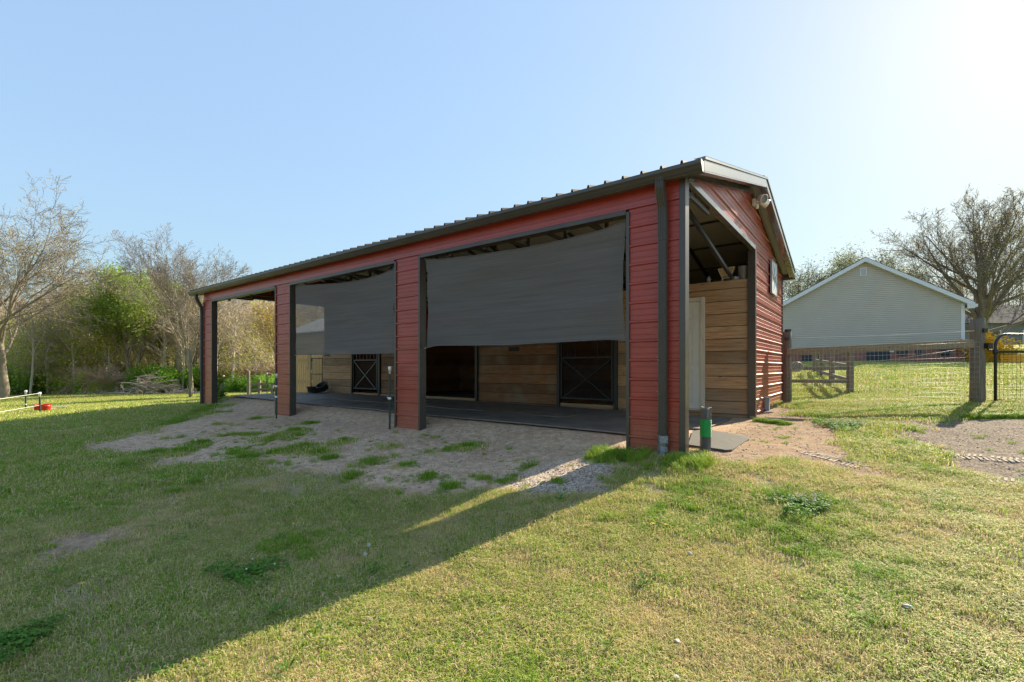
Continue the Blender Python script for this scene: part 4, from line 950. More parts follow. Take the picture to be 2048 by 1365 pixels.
mb = MB('w'); q = wfp(P0, 0); mb.box((q[0]-.03, q[1]-.04, CAMZ+71/F*10.05-.25), (q[0]+.06, q[1]+.05, CAMZ+76/F*10.05-.25)); mb.box((q[0]-.09, q[1]-.12, 1.30), (q[0]-.03, q[1]-.08, 1.36)); q = wfp(P1, 0); mb.box((q[0]-.02, q[1]-.13, 1.33), (q[0]+.05, q[1]-.10, 1.40)); mb.build('insulator', M['black'], wf)
ra = wfp(P0, CAMZ+30.5/F*10.05); rb = wfp(P1, CAMZ+48/F*8.3); off = Vector((-.05, -.08, 0))
mb = MB('w'); mb.bar(Vector(ra)+off, Vector(rb)+off*.6, .055, .135); mb.build('rail', M['rail_dark'], wf, bevel=.008)
mb = MB('w'); p_a = Vector(wfp(P0, CAMZ+58/F*10.05))+Vector((0, -.1, 0)); p_b = Vector(wfp(P1, CAMZ+73/F*8.3))+Vector((0, -.11, 0))
mb.tube([p_a.lerp(p_b, t)+Vector((0, 0, -.02*math.sin(math.pi*t))) for t in [i/8 for i in range(9)]], .0045, 5); mb.build('electric_rope', M['rope'], wf)
mb = MB('w'); n = 46; a3 = Vector(ra)+off*1.6; b3 = Vector(rb)+off*1.25
g0, g1 = gz1(P0[0], P0[1])-.25+.02, gz1(P1[0], P1[1])-.25+.02
for i in range(n+1):
    t = i/n; p = a3.lerp(b3, t); gb = g0+(g1-g0)*t; mb.tube([(p.x, p.y, gb), (p.x, p.y, p.z+.02)], .0019, 4)
for k in range(13):
    t = k/12; z0 = g0+(a3.z+.02-g0)*t; z1 = g1+(b3.z+.02-g1)*t; sag = .012*math.sin(k*2.1)
    mb.tube([Vector((a3.x, a3.y, z0)).lerp(Vector((b3.x, b3.y, z1)), s_)+Vector((0, 0, sag*math.sin(math.pi*s_))) for s_ in (0, .33, .66, 1)], .0019, 4)
mb.build('wire_mesh', M['wire'], wf)
# tension cable running diagonally
mb = MB('w'); mb.tube([(a3.x+.9, a3.y-.6, g0+.78), b3+Vector((0, 0, -.06))], .0025, 4); mb.tube([(a3.x+1.2, a3.y-.8, g0+.62), (b3.x-.9, b3.y+.65, g1+.22)], .0025, 4); mb.build('tension_cable', M['wire'], wf)
# oval ornament
ov = empty('oval_plaque', (P0.x+.11, P0.y-.16, CAMZ+1/F*9.9)); tag(ov, 'small oval metal plaque hanging on the fence post next to the barn', 'plaque')
mb = MB('w'); mb.tube([(.135*math.cos(t), 0, .10*math.sin(t)) for t in [2*math.pi*i/32 for i in range(33)]], .007, 6, caps=False); mb.build('rim', M['wire'], ov)
mb = MB('w'); mb.lathe((0, .006, 0), [(0, 0), (.128, 0)], 32, axis=Matrix(((1,0,0),(0,0,1),(0,.72,0)))); mb.build('face', mat('plaque_face', (.30,.26,.22), .6), ov)
mb = MB('w')
for pts in (((-.07, .03), (-.03, .055), (.01, .035), (-.02, .0), (-.06, -.03), (0, -.035)), ((.04, .05), (.02, .0), (.075, .005), (.07, .05), (.07, -.045)), ((-.08, -.055), (.08, -.06))):
    mb.tube([(a, -.004, b) for a, b in pts], .005, 5)
mb.build('ornament', M['wire'], ov)
# rail fence behind
H0 = Vector((8.65, 12.0, 0)); H1 = Vector((11.7, 18.1, 0)); H2 = Vector((7.0, 12.3, 0))
rfn = empty('rail_fence', (H0.x, H0.y, gz1(H0.x, H0.y))); tag(rfn, 'weathered split-rail corner with square post and sloping rails behind the wire fence', 'fence')
def rl(p, z): return Vector((p[0]-rfn.location.x, p[1]-rfn.location.y, z-rfn.location.z))
zt0 = CAMZ+32/F*12
for (p, w_, zt) in ((H0, .12, zt0), (H2, .12, 1.35), (H0.lerp(H1, .42), .12, 1.32), (H1, .13, 1.45), (H0.lerp(H1, .75), .12, 1.4), (Vector((6.9, 13.4, 0)), .12, 1.45), (Vector((7.6,15.5,0)), .12, 1.5)):
    mb = MB('w'); q = rl(p, gz1(p.x, p.y)-.3); mb.box((q.x-w_/2, q.y-w_/2, q.z), (q.x+w_/2, q.y+w_/2, zt-rfn.location.z)); mb.build('post', M['rail'], rfn, bevel=.01)
for z in (CAMZ+28/F*12, CAMZ-2/F*12, CAMZ-28/F*12):
    mb = MB('w'); mb.bar(rl(H2, z), rl(H0, z), .05, .09); mb.build('rail', M['rail'], rfn, bevel=.006)
for (za, zb_) in ((CAMZ+2/F*12, CAMZ+14/F*18.1), (CAMZ-26/F*12, CAMZ-6/F*18.1), (CAMZ-55/F*12+.05, CAMZ-22/F*18.1), (CAMZ+26/F*12, CAMZ+33/F*18.1)):
    mb = MB('w'); mb.bar(rl(H0, za), rl(H1, zb_), .05, .10); mb.build('rail', M['rail'], rfn, bevel=.006)
# metal gate
gp = Vector((8.40, 8.15, .396)); gt = empty('metal_gate', gp[:]); tag(gt, 'black tubular steel gate with rounded corners and wire grid', 'gate')
gh = CAMZ+66/F*8.15-.396; gw = 2.4; rc = .20; tr_ = .022
mb = MB('w'); arc = [(rc-rc*math.cos(t), 0, gh-rc+rc*math.sin(t)) for t in [R(90)*i/8 for i in range(9)]]; arc2 = [(gw-a, b, c) for a, b, c in arc[::-1]]
mb.tube([(0, 0, .0)] + arc + arc2 + [(gw, 0, 0)], tr_, 10); mb.tube([(-.01, 0, 0), (gw+.01, 0, .0)], tr_, 10); mb.tube([(0, 0, CAMZ+31/F*8.15-.396), (gw, 0, CAMZ+31/F*8.15-.396)], tr_*.9, 10); mb.build('frame', M['black'], gt)
mb = MB('w'); zm = CAMZ+31/F*8.15-.396
for i in range(1, 33): mb.tube([(i*gw/33, 0, .02), (i*gw/33, 0, zm)], .0028, 4)
for k in range(1, 9): mb.tube([(0, 0, k*zm/9), (gw, 0, k*zm/9)], .0028, 4)
mb.build('wire_grid', M['black'], gt)
mb = MB('w'); mb.lathe((0, 0, zm), [(0, -.045), (.038, -.04), (.04, .04), (0, .045)], 12); mb.tube([(0, 0, zm+.02), (-.10, .02, zm+.03), (-.12, .03, zm+.10)], .012, 8); mb.box((-.15, -.03, zm+.06), (-.07, .05, zm+.15)); mb.build('latch', M['black'], gt)

# ------------------------------------------------------------------ neighbour's house
HC = Vector((22.75, 23.6, 0)); HD = Vector((-.937, .350, 0)).normalized(); HB = Vector((HD.y, -HD.x, 0))
if HB.y < 0: HB = -HB
hz0 = 1.0
hs = empty('brick_house', (HC.x, HC.y, 0)); hs.rotation_euler.z = math.atan2(-HD.y, -HD.x)   # local x points right, so s = -x
tag(hs, 'grey vinyl-sided house with brick foundation and gable end beyond the fence', 'house')
HWid, HEa, HS0 = 8.44, 4.20, 1.98; HP = (6.62-4.20)/4.22
def brick_mat():
    m, nt, N, L, B = nodes('brick'); g = N.new('ShaderNodeTexCoord').outputs['Object']; mp = N.new('ShaderNodeMapping'); mp.inputs['Rotation'].default_value = (R(90), 0, 0); L.new(g, mp.inputs[0])
    b = N.new('ShaderNodeTexBrick'); b.inputs['Scale'].default_value = 4.6; b.inputs['Color1'].default_value = (.30,.09,.055,1); b.inputs['Color2'].default_value = (.20,.065,.045,1); b.inputs['Mortar'].default_value = (.34,.30,.26,1); b.inputs['Mortar Size'].default_value = .02
    L.new(mp.outputs[0], b.inputs['Vector']); L.new(b.outputs[0], B.inputs['Base Color']); B.inputs['Roughness'].default_value = .9; return m
M['brick'] = brick_mat()
M['vinyl'] = mat('vinyl_siding', (.50,.475,.42), .6, 0, (.45,.43,.385), 1.2)
M['hwhite'] = mat('house_trim', (.66,.70,.73), .5, 0, (.60,.64,.67), 3)
M['shingle'] = mat('shingles', (.075,.072,.07), .95, 0, (.045,.045,.048), 12, spec=.1)
M['glass'] = mat('dark_glass', (.03,.04,.05), .15)
M['bluedoor'] = mat('blue_grey_panel', (.035,.050,.060), .8)
mb = MB('w'); prof = []; z = HS0; pit = .1016
def hw(z):
    i = max(0, (z-HEa)/HP); return (-HWid+i, -i)
vs = []; n = 0
while z < 6.58:
    a, b = hw(z); z2 = min(z+pit, 6.6); c, d_ = hw(z2)
    z3 = z2-.028; c3, d3 = hw(z3); mb.add([(a, -.040, z), (b, -.040, z), (d3, -.032, z3), (c3, -.032, z3)], [(0, 1, 2, 3)]); mb.add([(a, -.040, z), (b, -.040, z), (b, -.002, z), (a, -.002, z)], [(3, 2, 1, 0)]); mb.add([(c3, -.032, z3), (d3, -.032, z3), (d3, -.003, z3), (c3, -.003, z3)], [(0, 1, 2, 3)]); mb.add([(c3, -.003, z3), (d3, -.003, z3), (d_, -.003, z2), (c, -.003, z2)], [(0, 1, 2, 3)]); z = z2
wl = mb.build('gable_wall', M['vinyl'], hs)
mb = MB('w'); mb.box((-HWid, .0, HS0), (-.0, 9, HEa)); mb.prism([(-HWid, .0, HEa), (0, .0, HEa), (-HWid/2, .0, 6.6)], (0, 9, 0)); mb.build('body', M['vinyl'], hs)
mb = MB('w'); mb.box((-.14, -.048, HS0), (.012, .05, HEa-.02)); mb.box((-HWid-.012, -.048, HS0), (-HWid+.14, .05, HEa-.02)); mb.build('corner_board', M['hwhite'], hs)
mb = MB('w'); mb.box((-HWid+.02, .02, .3), (-.02, 8.98, HS0-.01)); fd = mb.build('brick_foundation', M['brick'], hs)
mb = MB('w'); mb.box((-HWid, -.02, HS0-.045), (0, .03, HS0)); mb.build('sill_trim', M['hwhite'], hs)
mb = MB('w')
ov_ = .30
for s_ in (0, 1):
    e = (ov_ if s_ == 0 else -HWid-ov_); pe = (e, HEa-ov_*HP); pr_ = (-HWid/2, HEa+HP*HWid/2)
    t = .06
    vs = [(pe[0], -.3, pe[1]+.14), (pr_[0], -.3, pr_[1]+.14), (pr_[0], 9.3, pr_[1]+.14), (pe[0], 9.3, pe[1]+.14)]
    mb.prism(vs, (0, 0, t))
rf_ = mb.build('roof', M['shingle'], hs)
mb = MB('w')
for s_ in (0, 1):
    e = (ov_ if s_ == 0 else -HWid-ov_); pe = (e, HEa-ov_*HP); pr_ = (-HWid/2, HEa+HP*HWid/2)
    mb.prism([(pe[0], -.31, pe[1]-.05), (pr_[0], -.31, pr_[1]-.05), (pr_[0], -.31, pr_[1]+.165), (pe[0], -.31, pe[1]+.165)], (0, .025, 0))
    mb.add([(pe[0], -.29, pe[1]-.03), (pr_[0], -.29, pr_[1]-.03), (pr_[0], 0, pr_[1]-.03), (pe[0], 0, pe[1]-.03)], [(0,1,2,3)])
mb.prism([(ov_, -.30, HEa-ov_*HP-.05), (0.0, -.30, HEa-.05-.0), (0.0, -.30, HEa-ov_*HP-.12), (ov_, -.30, HEa-ov_*HP-.12)], (0, .02, 0))
mb.build('rake_fascia', M['hwhite'], rf_)
mb = MB('w'); mb.box((ov_-.02, -.28, HEa-ov_*HP-.06), (ov_+.12, 9.2, HEa-ov_*HP+.09)); mb.box((0, 0, HEa-ov_*HP-.10), (ov_, 9, HEa-ov_*HP-.06)); mb.build('gutter', M['hwhite'], rf_)
def hs_s(px):  # pixel column -> local x on the gable plane
    r_ = (px-1024)/F; s_ = (HC.x-r_*HC.y)/(r_*HD.y-HD.x); return -s_
def hs_z(px, py):
    x_ = hs_s(px); P = HC + HD*(-x_); return CAMZ+(735-py)/F*P.y
x0, x1 = hs_s(1719), hs_s(1733); z0, z1 = hs_z(1726, 552), hs_z(1726, 536)
mb = MB('w'); mb.box((x0, -.055, z0), (x1, -.002, z1)); vt = mb.build('gable_vent', M['hwhite'], hs)
mb = MB('w')
for k in range(7): mb.box((x0+.04, -.063, z0+.04+k*(z1-z0-.08)/7), (x1-.04, -.056, z0+.04+(k+.35)*(z1-z0-.08)/7))
mb.build('louvres', M['frame'], vt)
for (a, b, t, bt, nm, m_) in ((1735, 1777, 701, 726, 'foundation_door', 'bluedoor'), (1797, 1813, 702, 710, 'foundation_window', 'glass'), (1882, 1900, 701, 710, 'foundation_window', 'glass'), (1833, 1840, 701, 710, 'foundation_vent', 'frame'), (1606, 1640, 704, 728, 'foundation_door', 'bluedoor')):
    xa, xb = hs_s(a), hs_s(b); za, zb_ = hs_z(a, bt), hs_z(a, t)
    mb = MB('w'); mb.box((xa, -.01, za), (xb, .03, min(zb_, HS0-.05))); w_ = mb.build(nm, M[m_], hs)
    mb = MB('w'); tt = .05
    for p_, q_ in (((xa-tt, -.02, za), (xa, .03, HS0-.05)), ((xb, -.02, za), (xb+tt, .03, HS0-.05)), ((xa, -.02, za-tt), (xb, .03, za)), (((xa+xb)/2-.02, -.022, za), ((xa+xb)/2+.02, -.005, HS0-.06))): mb.box(p_, q_)
    mb.build('frame', M['bluedoor'], w_)
mb = MB('w'); xa = hs_s(1781); mb.box((xa-.05, -.09, HS0-.22), (xa+.12, -.02, HS0-.06)); mb.build('meter_box', M['hwhite'], hs)
mb = MB('w'); mb.tube([(.09, .4, HEa-.15), (.05, .2, HEa-.3), (.05, .15, 1.35)], .035, 8); mb.build('downspout', M['hwhite'], hs)
mb = MB('w'); mb.box((.03, .1, 1.05), (.45, .7, 1.95)); mb.box((.0, .05, 1.95), (.5, .75, 1.99)); o = mb.build('heat_pump', M['black'], None); o.location = HC; o.rotation_euler.z = hs.rotation_euler.z; tag(o, 'dark boxy heat pump beside the right corner of the grey house', 'heat pump')
# building far to the right
fh = empty('far_house', (41, 40, gz1(41, 40))); tag(fh, 'distant dim grey house seen through trees beyond the yellow bush', 'house')
mb = MB('w'); mb.box((-6.5, 0, -1.2), (7, 7, 1.9)); mb.build('wall', mat('dim_siding', (.20,.21,.22), .8), fh)
mb = MB('w'); mb.prism([(-6.8, -.4, 1.85), (-6.8, 7.4, 1.85), (-6.8, 3.5, 3.9)], (14.1, 0, 0)); mb.build('roof', M['shingle'], fh)
for x_ in (-3.4, .0, 3.2):
    mb = MB('w'); mb.box((x_-.6, -.03, .0), (x_+.6, .02, 1.2)); w_ = mb.build('window', M['glass'], fh)
    mb = MB('w'); mb.box((x_-.68, -.05, 0), (x_-.6, .02, 1.2)); mb.box((x_+.6, -.05, 0), (x_+.68, .02, 1.2)); mb.box((x_-.68, -.05, 1.2), (x_+.68, .02, 1.28)); mb.build('frame', M['hwhite'], w_)
# yellow crate beyond the gate
yx, yy_ = (2034-1024)/F*19, 19.0; yz = CAMZ+7/F*19
mb = MB('w'); mb.box((-.36, -.18, 0), (.36, .18, .06))
for x_ in (-.33, -.11, .11, .33): mb.box((x_-.035, -.19, .06), (x_+.035, -.15, .28)); mb.box((x_-.035, .15, .06), (x_+.035, .19, .28))
for z in (.11, .20, .28): mb.box((-.37, -.20, z-.025), (.37, -.16, z+.018)); mb.box((-.37, .16, z-.025), (.37, .20, z+.018)); mb.box((-.37, -.16, z-.025), (-.33, .16, z+.018)); mb.box((.33, -.16, z-.025), (.37, .16, z+.018))
o = mb.build('yellow_crate', M['yellow'], None); o.location = (yx, yy_, gz1(yx, yy_)); tag(o, 'bright yellow slatted plastic crate on the grass seen through the gate', 'crate'); o.scale = (1.15, 1.15, 1.15)

# ------------------------------------------------------------------ fence bits and shed seen through the left bays
def bgpost(px, y0, y1, Yd, w_, lb, grp, m_='post', rnd=True):
    X = (px-1024)/F*Yd; zb = gz1(X, Yd); mb = MB('w'); zt = CAMZ+(735-y0)/F*Yd
    if rnd: woodpost(mb, 0, 0, -.3, zt-zb, w_/2, px)
    else: mb.box((-w_/2, -w_/2, -.3), (w_/2, w_/2, zt-zb))
    o = mb.build('wooden_post', M[m_], None); o.location = (X, Yd, zb); tag(o, lb, 'fence post', grp); return o
bgpost(497, 742, 792, 24, .15, 'pale round wooden post standing in the grass seen through the left bay', None)
bgpost(381, 700, 792, 24, .15, 'tall thin grey wooden post left of the barn end', None)
for (px, t, b, Yd, lb) in ((447, 752, 793, 23, 'slim steel T-post closest to the barn end seen through the left bay'), (534, 747, 787, 25, 'slim steel T-post near the black ladder seen through the left bay')):
    X = (px-1024)/F*Yd; zb = gz1(X, Yd); tpost(X, Yd, CAMZ-(t-735)/F*Yd-zb, lb, .06, (), .045)
rf2 = empty('rail_fence', ((518-1024)/F*26, 26, gz1((518-1024)/F*26, 26))); tag(rf2, 'low two-rail wooden fence far behind the left bay', 'fence')
for (px) in (499, 519, 545):
    mb = MB('w'); x_ = (px-518)/F*26; mb.box((x_-.06, -.06, -.3), (x_+.06, .06, .85 if px == 519 else .6)); mb.build('post', M['rail'], rf2)
for z in (CAMZ-34/F*26, CAMZ-45/F*26):
    mb = MB('w'); mb.bar((-24/F*26, .0, z-rf2.location.z), (60/F*26, 0, z+.05-rf2.location.z), .05, .11); mb.build('rail', M['rail'], rf2)
# black arched ladder thing by the second post
X = (549-1024)/F*17; zb = gz1(X, 17); lad = empty('plant_stand', (X, 17, zb)); tag(lad, 'black arched metal stand beside the second red post', 'metal stand')
mb = MB('w'); hh = CAMZ-25/F*17-zb; arc = [(.09-.09*math.cos(t), 0, hh-.1+.1*math.sin(t)) for t in [math.pi*i/10 for i in range(11)]]
mb.tube([(-.06, 0, -.05)] + arc + [(.24, 0, -.05)], .014, 6); mb.tube([(-.06, .25, -.05)] + [(a, .25-.1, c-.02) for a, b, c in arc] + [(.24, .25, -.05)], .014, 6); mb.build('side_frame', M['black'], lad)
for k in range(5): 
    mb = MB('w'); mb.tube([(-.02, .02, .1+k*.14), (.2, .02, .1+k*.14)], .010, 6); mb.build('rung', M['black'], lad)
# small shed
sh = empty('garden_shed', bw(17.6, 6.6, 0), BR); sh.location.z = 0; tag(sh, 'small board shed with pale ribbed roof seen behind the black yard gate', 'shed')
mb = MB(); u0, u1, v0, v1 = -1.6, 2.0, -1.0, 2.2
for (a, b, c, d_) in ((u0, v0, u1, v0), (u0, v0, u0, v1)):
    L_ = math.hypot(c-a, d_-b); n = int(L_/.14)
    for i in range(n):
        t0, t1 = (i+.02)/n, (i+.98)/n; p = (a+(c-a)*t0, b+(d_-b)*t0); q = (a+(c-a)*t1, b+(d_-b)*t1)
        if a == c: mb.box((p[0]-.02, p[1], -.5), (q[0], q[1], 2.5))
        else: mb.box((p[0], p[1]-.02, -.5), (q[0], q[1], 2.5))
wl = mb.build('board_wall', M['tanwood'], sh)
mb = MB(); mb.box((u0+.01, v0+.01, -.5), (u1, v1, 2.48)); mb.build('frame', M['plank'], sh)
mb = MB(); vm = (v0+v1)/2
for (va, vb, za, zb_) in ((v0-.3, vm, 2.45, 3.3), (v1+.3, vm, 2.45, 3.3)):
    mb.prism([(u0-.3, va, za), (u1+.3, va, za), (u1+.3, vb, zb_), (u0-.3, vb, zb_)], (0, 0, .04))
    for k in range(14):
        uu_ = u0-.3+k*.3; mb.bar((uu_, va, za+.055), (uu_, vb, zb_+.055), .03, .03)
mb.prism([(u0-.02, v0, 2.5), (u0-.02, v1, 2.5), (u0-.02, vm, 3.28)], (.03, 0, 0))
mb.build('roof', M['shedroof'], sh)
# yard gate and board fence at the far end of the barn
yg = empty('yard_gate', bw(14.0, 3.9, 0), BR); tag(yg, 'black wire yard gate beyond the far end of the stall wall', 'gate')
mb = MB('w')
for x_ in (-.75, .0): mb.tube([(x_, 0, .02), (x_, 0, 1.32)], .02, 8)
for z in (.08, .72, 1.30): mb.tube([(-.75, 0, z), (0, 0, z)], .016, 8)
mb.build('frame', M['black'], yg)
mb = MB('w')
for k in range(1, 8): mb.tube([(-.75+k*.094, 0, .08), (-.75+k*.094, 0, 1.30)], .006, 5)
mb.build('bars', M['black'], yg)
bf = empty('board_fence', bw(14.85, 3.9, 0), BR); tag(bf, 'short run of tan vertical fence boards left of the black yard gate', 'fence')
mb = MB('w')
for k in range(7): mb.box((-.06-k*.145, 0, .0), (.07-k*.145, .022, 1.55+.01*(k % 3)))
mb.build('boards', M['tanwood'], bf)
mb = MB('w')
for z in (.4, 1.2): mb.box((-1.0, .024, z), (.08, .06, z+.09))
mb.build('rail', M['tanwood'], bf)

# tyre tracks pressed into the drive
M['track'] = mat('pressed_dirt', (.46,.38,.29), .95, 0, (.33,.27,.21), 12, bstr=.5, bscale=60)
def track(p0, p1, w, nm='tyre_track'):
    a = Vector((*proj(*p0), 0)); b = Vector((*proj(*p1), 0)); L_ = (b-a).length; d = (b-a)/L_; s_ = Vector((-d.y, d.x, 0)); r_ = random.Random(int(p0[0])); mb = MB('w'); n = int(L_/.045)
    def G(p, h): return (p.x-a.x, p.y-a.y, gz1(p.x, p.y)+h)
    for i in range(n):
        t = i*.045; wob = .02*math.sin(t*2.3)
        for sg in (-1, 1):
            if r_.random() < .12: continue
            c = a+d*(t+(.022 if sg > 0 else 0))+s_*wob; h = r_.uniform(.006, .014)
            q = [c+s_*sg*w*.06, c+d*.024+s_*sg*w*.06, c+d*.044+s_*sg*w*.5, c+d*.018+s_*sg*w*.5]
            lo = [G(x, -.004) for x in q]; hi = [G(x+(c-x)*.08, h) for x in q]
            mb.add(lo+hi, [(4, 5, 6, 7), (0, 1, 5, 4), (1, 2, 6, 5), (2, 3, 7, 6), (3, 0, 4, 7)])
    o = mb.build(nm, M['track'], None); o.location = (a.x, a.y, 0); o['kind'] = 'structure'; o['label'] = 'chevron tyre track pressed into the gravel drive'
track((1800, 902), (2130, 930), .26); track((1960, 958), (2200, 985), .26); track((1610, 905), (1730, 938), .22)

# ------------------------------------------------------------------ trees
def rotv(d, ax, a): return Matrix.Rotation(a, 3, ax) @ d
class Tree:
    def __init__(s, seed): s.r = random.Random(seed); s.trunk = MB('w'); s.tw = MB('w'); s.leaf = []; s.tips = []
    def branch(s, p, d, L, r, lvl, maxl, P):
        R_ = s.r; n = 7 if lvl == 0 else (5 if lvl == 1 else (4 if lvl == 2 else 3)); pts = [p.copy()]; rad = [r]
        q = p.copy(); dd = d.copy(); st = L/n
        for i in range(n):
            w = P['wob'][min(lvl, 3)]
            dd = (dd + Vector((R_.gauss(0, w), R_.gauss(0, w), R_.gauss(0, w)*.6 + P['up'][min(lvl, 3)]))).normalized()
            q = q + dd*st; pts.append(q.copy()); rad.append(max(r*(1-(i+1)/n*(.45 if lvl == 0 else .8)), P['rmin']))
        sides = (8, 6, 4, 3, 3)[min(lvl, 4)]
        tgt = s.trunk if lvl <= P.get('limb', 1) else s.tw
        tgt.tube(pts, rad, sides, caps=False)
        if lvl >= maxl: s.tips.append((pts[-1], dd)); s.tips.append((pts[-2], dd)); return
        nc = P['n'][lvl]
        for k in range(nc):
            t = P['t0'][lvl] + (1-P['t0'][lvl])*(k+R_.random()*.8)/nc; t = min(t, .999); i = min(int(t*n), n-1); f = t*n-i
            b = pts[i].lerp(pts[i+1], f); dirv = (pts[i+1]-pts[i]).normalized()
            perp = dirv.orthogonal().normalized(); perp = rotv(perp, dirv, R_.uniform(0, 2*math.pi) if lvl else (k*2.4+R_.uniform(-.4, .4)))
            an = R(R_.uniform(*P['ang'][lvl])); nd = (dirv*math.cos(an)+perp*math.sin(an)).normalized()
            ll = L*R_.uniform(*P['len'][lvl])*(1.15-.5*t if lvl == 0 else 1.1-.4*t)
            s.branch(b, nd, ll, max(rad[i]*P['rr'], P['rmin']), lvl+1, maxl, P)
    def leaves(s, per, size, spread):
        R_ = s.r; V = []; Fc = []; rn = []
        for (p, d) in s.tips:
            cr = R_.random()
            for _ in range(per):
                c = p+Vector((R_.gauss(0, spread), R_.gauss(0, spread), R_.gauss(0, spread))); a = Vector((R_.gauss(0, 1), R_.gauss(0, 1), R_.gauss(0, 1))).normalized(); b = a.orthogonal().normalized(); z = size*R_.uniform(.6, 1.3)
                n = len(V); V += [c-a*z, c+b*z*.5, c+a*z, c-b*z*.5]; Fc.append((n, n+1, n+2, n+3)); rr_ = min(1, max(0, cr*.6+R_.random()*.4)); rn += [rr_]*4
        me = bpy.data.meshes.new('leaves'); me.from_pydata([tuple(v) for v in V], [], Fc); at = me.attributes.new('rnd', 'FLOAT', 'POINT'); at.data.foreach_set('value', rn); return me
def mk_tree(name, seed, H, r, P, bark, twig, maxl=4, leaf=None, per=0, size=.06, spread=.15, lean=0, double=0):
    t = Tree(seed); limbk = 1; d = Vector((math.sin(lean), 0, math.cos(lean)))
    t.branch(Vector((0, 0, -.3)), d, H*P.get('tf', .6), r, 0, maxl, P)
    if double: t.branch(Vector((.1, .1, -.3)), Vector((-math.sin(double), .1, math.cos(double))).normalized(), H*P.get('tf', .6)*.9, r*.8, 0, maxl, P)
    zmax = float(np.percentile([p_.z for p_, _ in t.tips], 99)); k = H*.87/zmax
    e = bpy.data.objects.new(name, None); link(e)
    for m_ in (t.trunk, t.tw): m_.v = [(a*k, b*k, c*k) for a, b, c in m_.v]
    t.tips = [(p*k, d_) for p, d_ in t.tips]
    a = t.trunk.build('trunk', bark, e)
    if t.tw.v: t.tw.build('crown', twig, e)
    if leaf:
        me = t.leaves(per, size, spread); me.materials.append(leaf); o = link(bpy.data.objects.new('leaves', me)); o.parent = e
    return e
PB = dict(wob=(.06,.14,.2,.25), up=(.02,.05,.06,.04), n=(9,6,5,4), t0=(.35,.25,.2,.15), ang=((35,65),(25,55),(25,60),(25,60)), len=((.45,.8),(.4,.65),(.4,.65),(.4,.7)), rr=.55, rmin=.006, tf=.62)
P_SPREAD = dict(PB, wob=(.07,.14,.2,.25), up=(.0,.03,.03,.02), n=(13,9,6,5,3), t0=(.40,.2,.15,.1,.1), ang=((20,75),(25,50),(25,55),(25,60),(25,60)), len=((.9,1.35),(.45,.7),(.42,.65),(.4,.62),(.4,.6)), rr=.48, rmin=.0065, tf=.42, limb=1)
P_FAN = dict(PB, wob=(.05,.08,.12,.18), up=(.02,.05,.06,.03), n=(12,8,6,5,3), t0=(.2,.22,.2,.1,.1), ang=((18,50),(14,34),(18,42),(20,48),(25,55)), len=((.75,1.05),(.42,.7),(.42,.62),(.4,.6),(.4,.6)), rr=.5, rmin=.0065, tf=.62)
P_SLIM = dict(PB, wob=(.04,.12,.2,.25), n=(15,7,5,4), t0=(.45,.25,.2,.1), ang=((25,55),(25,55),(25,60),(25,60)), len=((.25,.5),(.4,.7),(.4,.65),(.4,.7)), rmin=.011, tf=.8)
P_OAK = dict(PB, wob=(.03,.06,.10,.16), up=(.0,.015,.03,.02), n=(26,7,5,4,3), t0=(.20,.20,.15,.1,.1), ang=((12,72),(14,32),(18,42),(22,50),(25,60)), len=((1.1,1.5),(.40,.62),(.42,.62),(.4,.6),(.4,.6)), rr=.40, rmin=.007, tf=.40, limb=1)
P_SHRUB = dict(PB, wob=(.25,.3,.3,.3), up=(.0,-.02,-.02,-.02), n=(7,5,4,3), t0=(.05,.2,.2,.1), ang=((20,60),(25,60),(25,60),(25,60)), len=((.7,1.1),(.4,.7),(.4,.65),(.4,.7)), rmin=.007, tf=.6)
def put(e, px, Yd, label, cat='tree', group=None, rz=0, sc=1.0, ztop=None):
    X = (px-1024)/F*Yd; e.location = (X, Yd, gz1(X, Yd)); e.rotation_euler = (0, 0, rz); e.scale = (sc, sc, sc); tag(e, label, cat, group); return e
def topx(py, px, Yd):       # height needed so the top shows at pixel row py
    X = (px-1024)/F*Yd; return CAMZ+(735-py)/F*Yd - gz1(X, Yd)
# the big ones that can be told apart
e = mk_tree('spreading_tree', 5, topx(350, 40, 27), .20, P_SPREAD, M['bark'], M['bark'], 5, M['leaf_bud'], 1, .035, .12, R(6)); put(e, 8, 27, 'tallest wide-spreading budding tree at the left edge of the woods', rz=1.2)
e = mk_tree('green_leafed_tree', 8, topx(516, 275, 33), .17, dict(P_FAN, t0=(.42,.25,.2,.1,.1), tf=.75), M['bark'], M['twig'], 4, M['leaf_green'], 5, .085, .32, R(4), R(12)); put(e, 262, 33, 'bright spring-green leafed tree at the edge of the bare woods', rz=.3)
e = mk_tree('bare_fan_tree', 12, topx(448, 395, 30), .13, P_FAN, M['bark'], M['bark'], 5); put(e, 384, 30, 'tall bare tree with fan-shaped twiggy crown just left of the barn', rz=2.0)
e = mk_tree('gold_tree', 15, 6.4, .10, dict(P_FAN, ang=((10,26),(14,34),(18,42),(20,48))), M['bark'], M['twig'], 3, M['leaf_gold'], 5, .06, .22); put(e, 562, 27, 'tree with golden young leaves showing beside the second red post', rz=.9)
e = mk_tree('great_oak', 22, topx(362, 1950, 30), .34, P_OAK, M['bark_dark'], M['bark_dark'], 5, M['leaf_bud'], 1, .040, .15); put(e, 1962, 30, 'great many-limbed oak with tiny new leaves behind the house', rz=.4)
e = mk_tree('thin_leafed_tree', 24, topx(478, 1715, 36), .16, P_FAN, M['bark_dark'], M['bark_dark'], 4, M['leaf_dim'], 3, .075, .28); put(e, 1712, 36, 'airy leafed tree rising over the peak of the grey house', group=None)
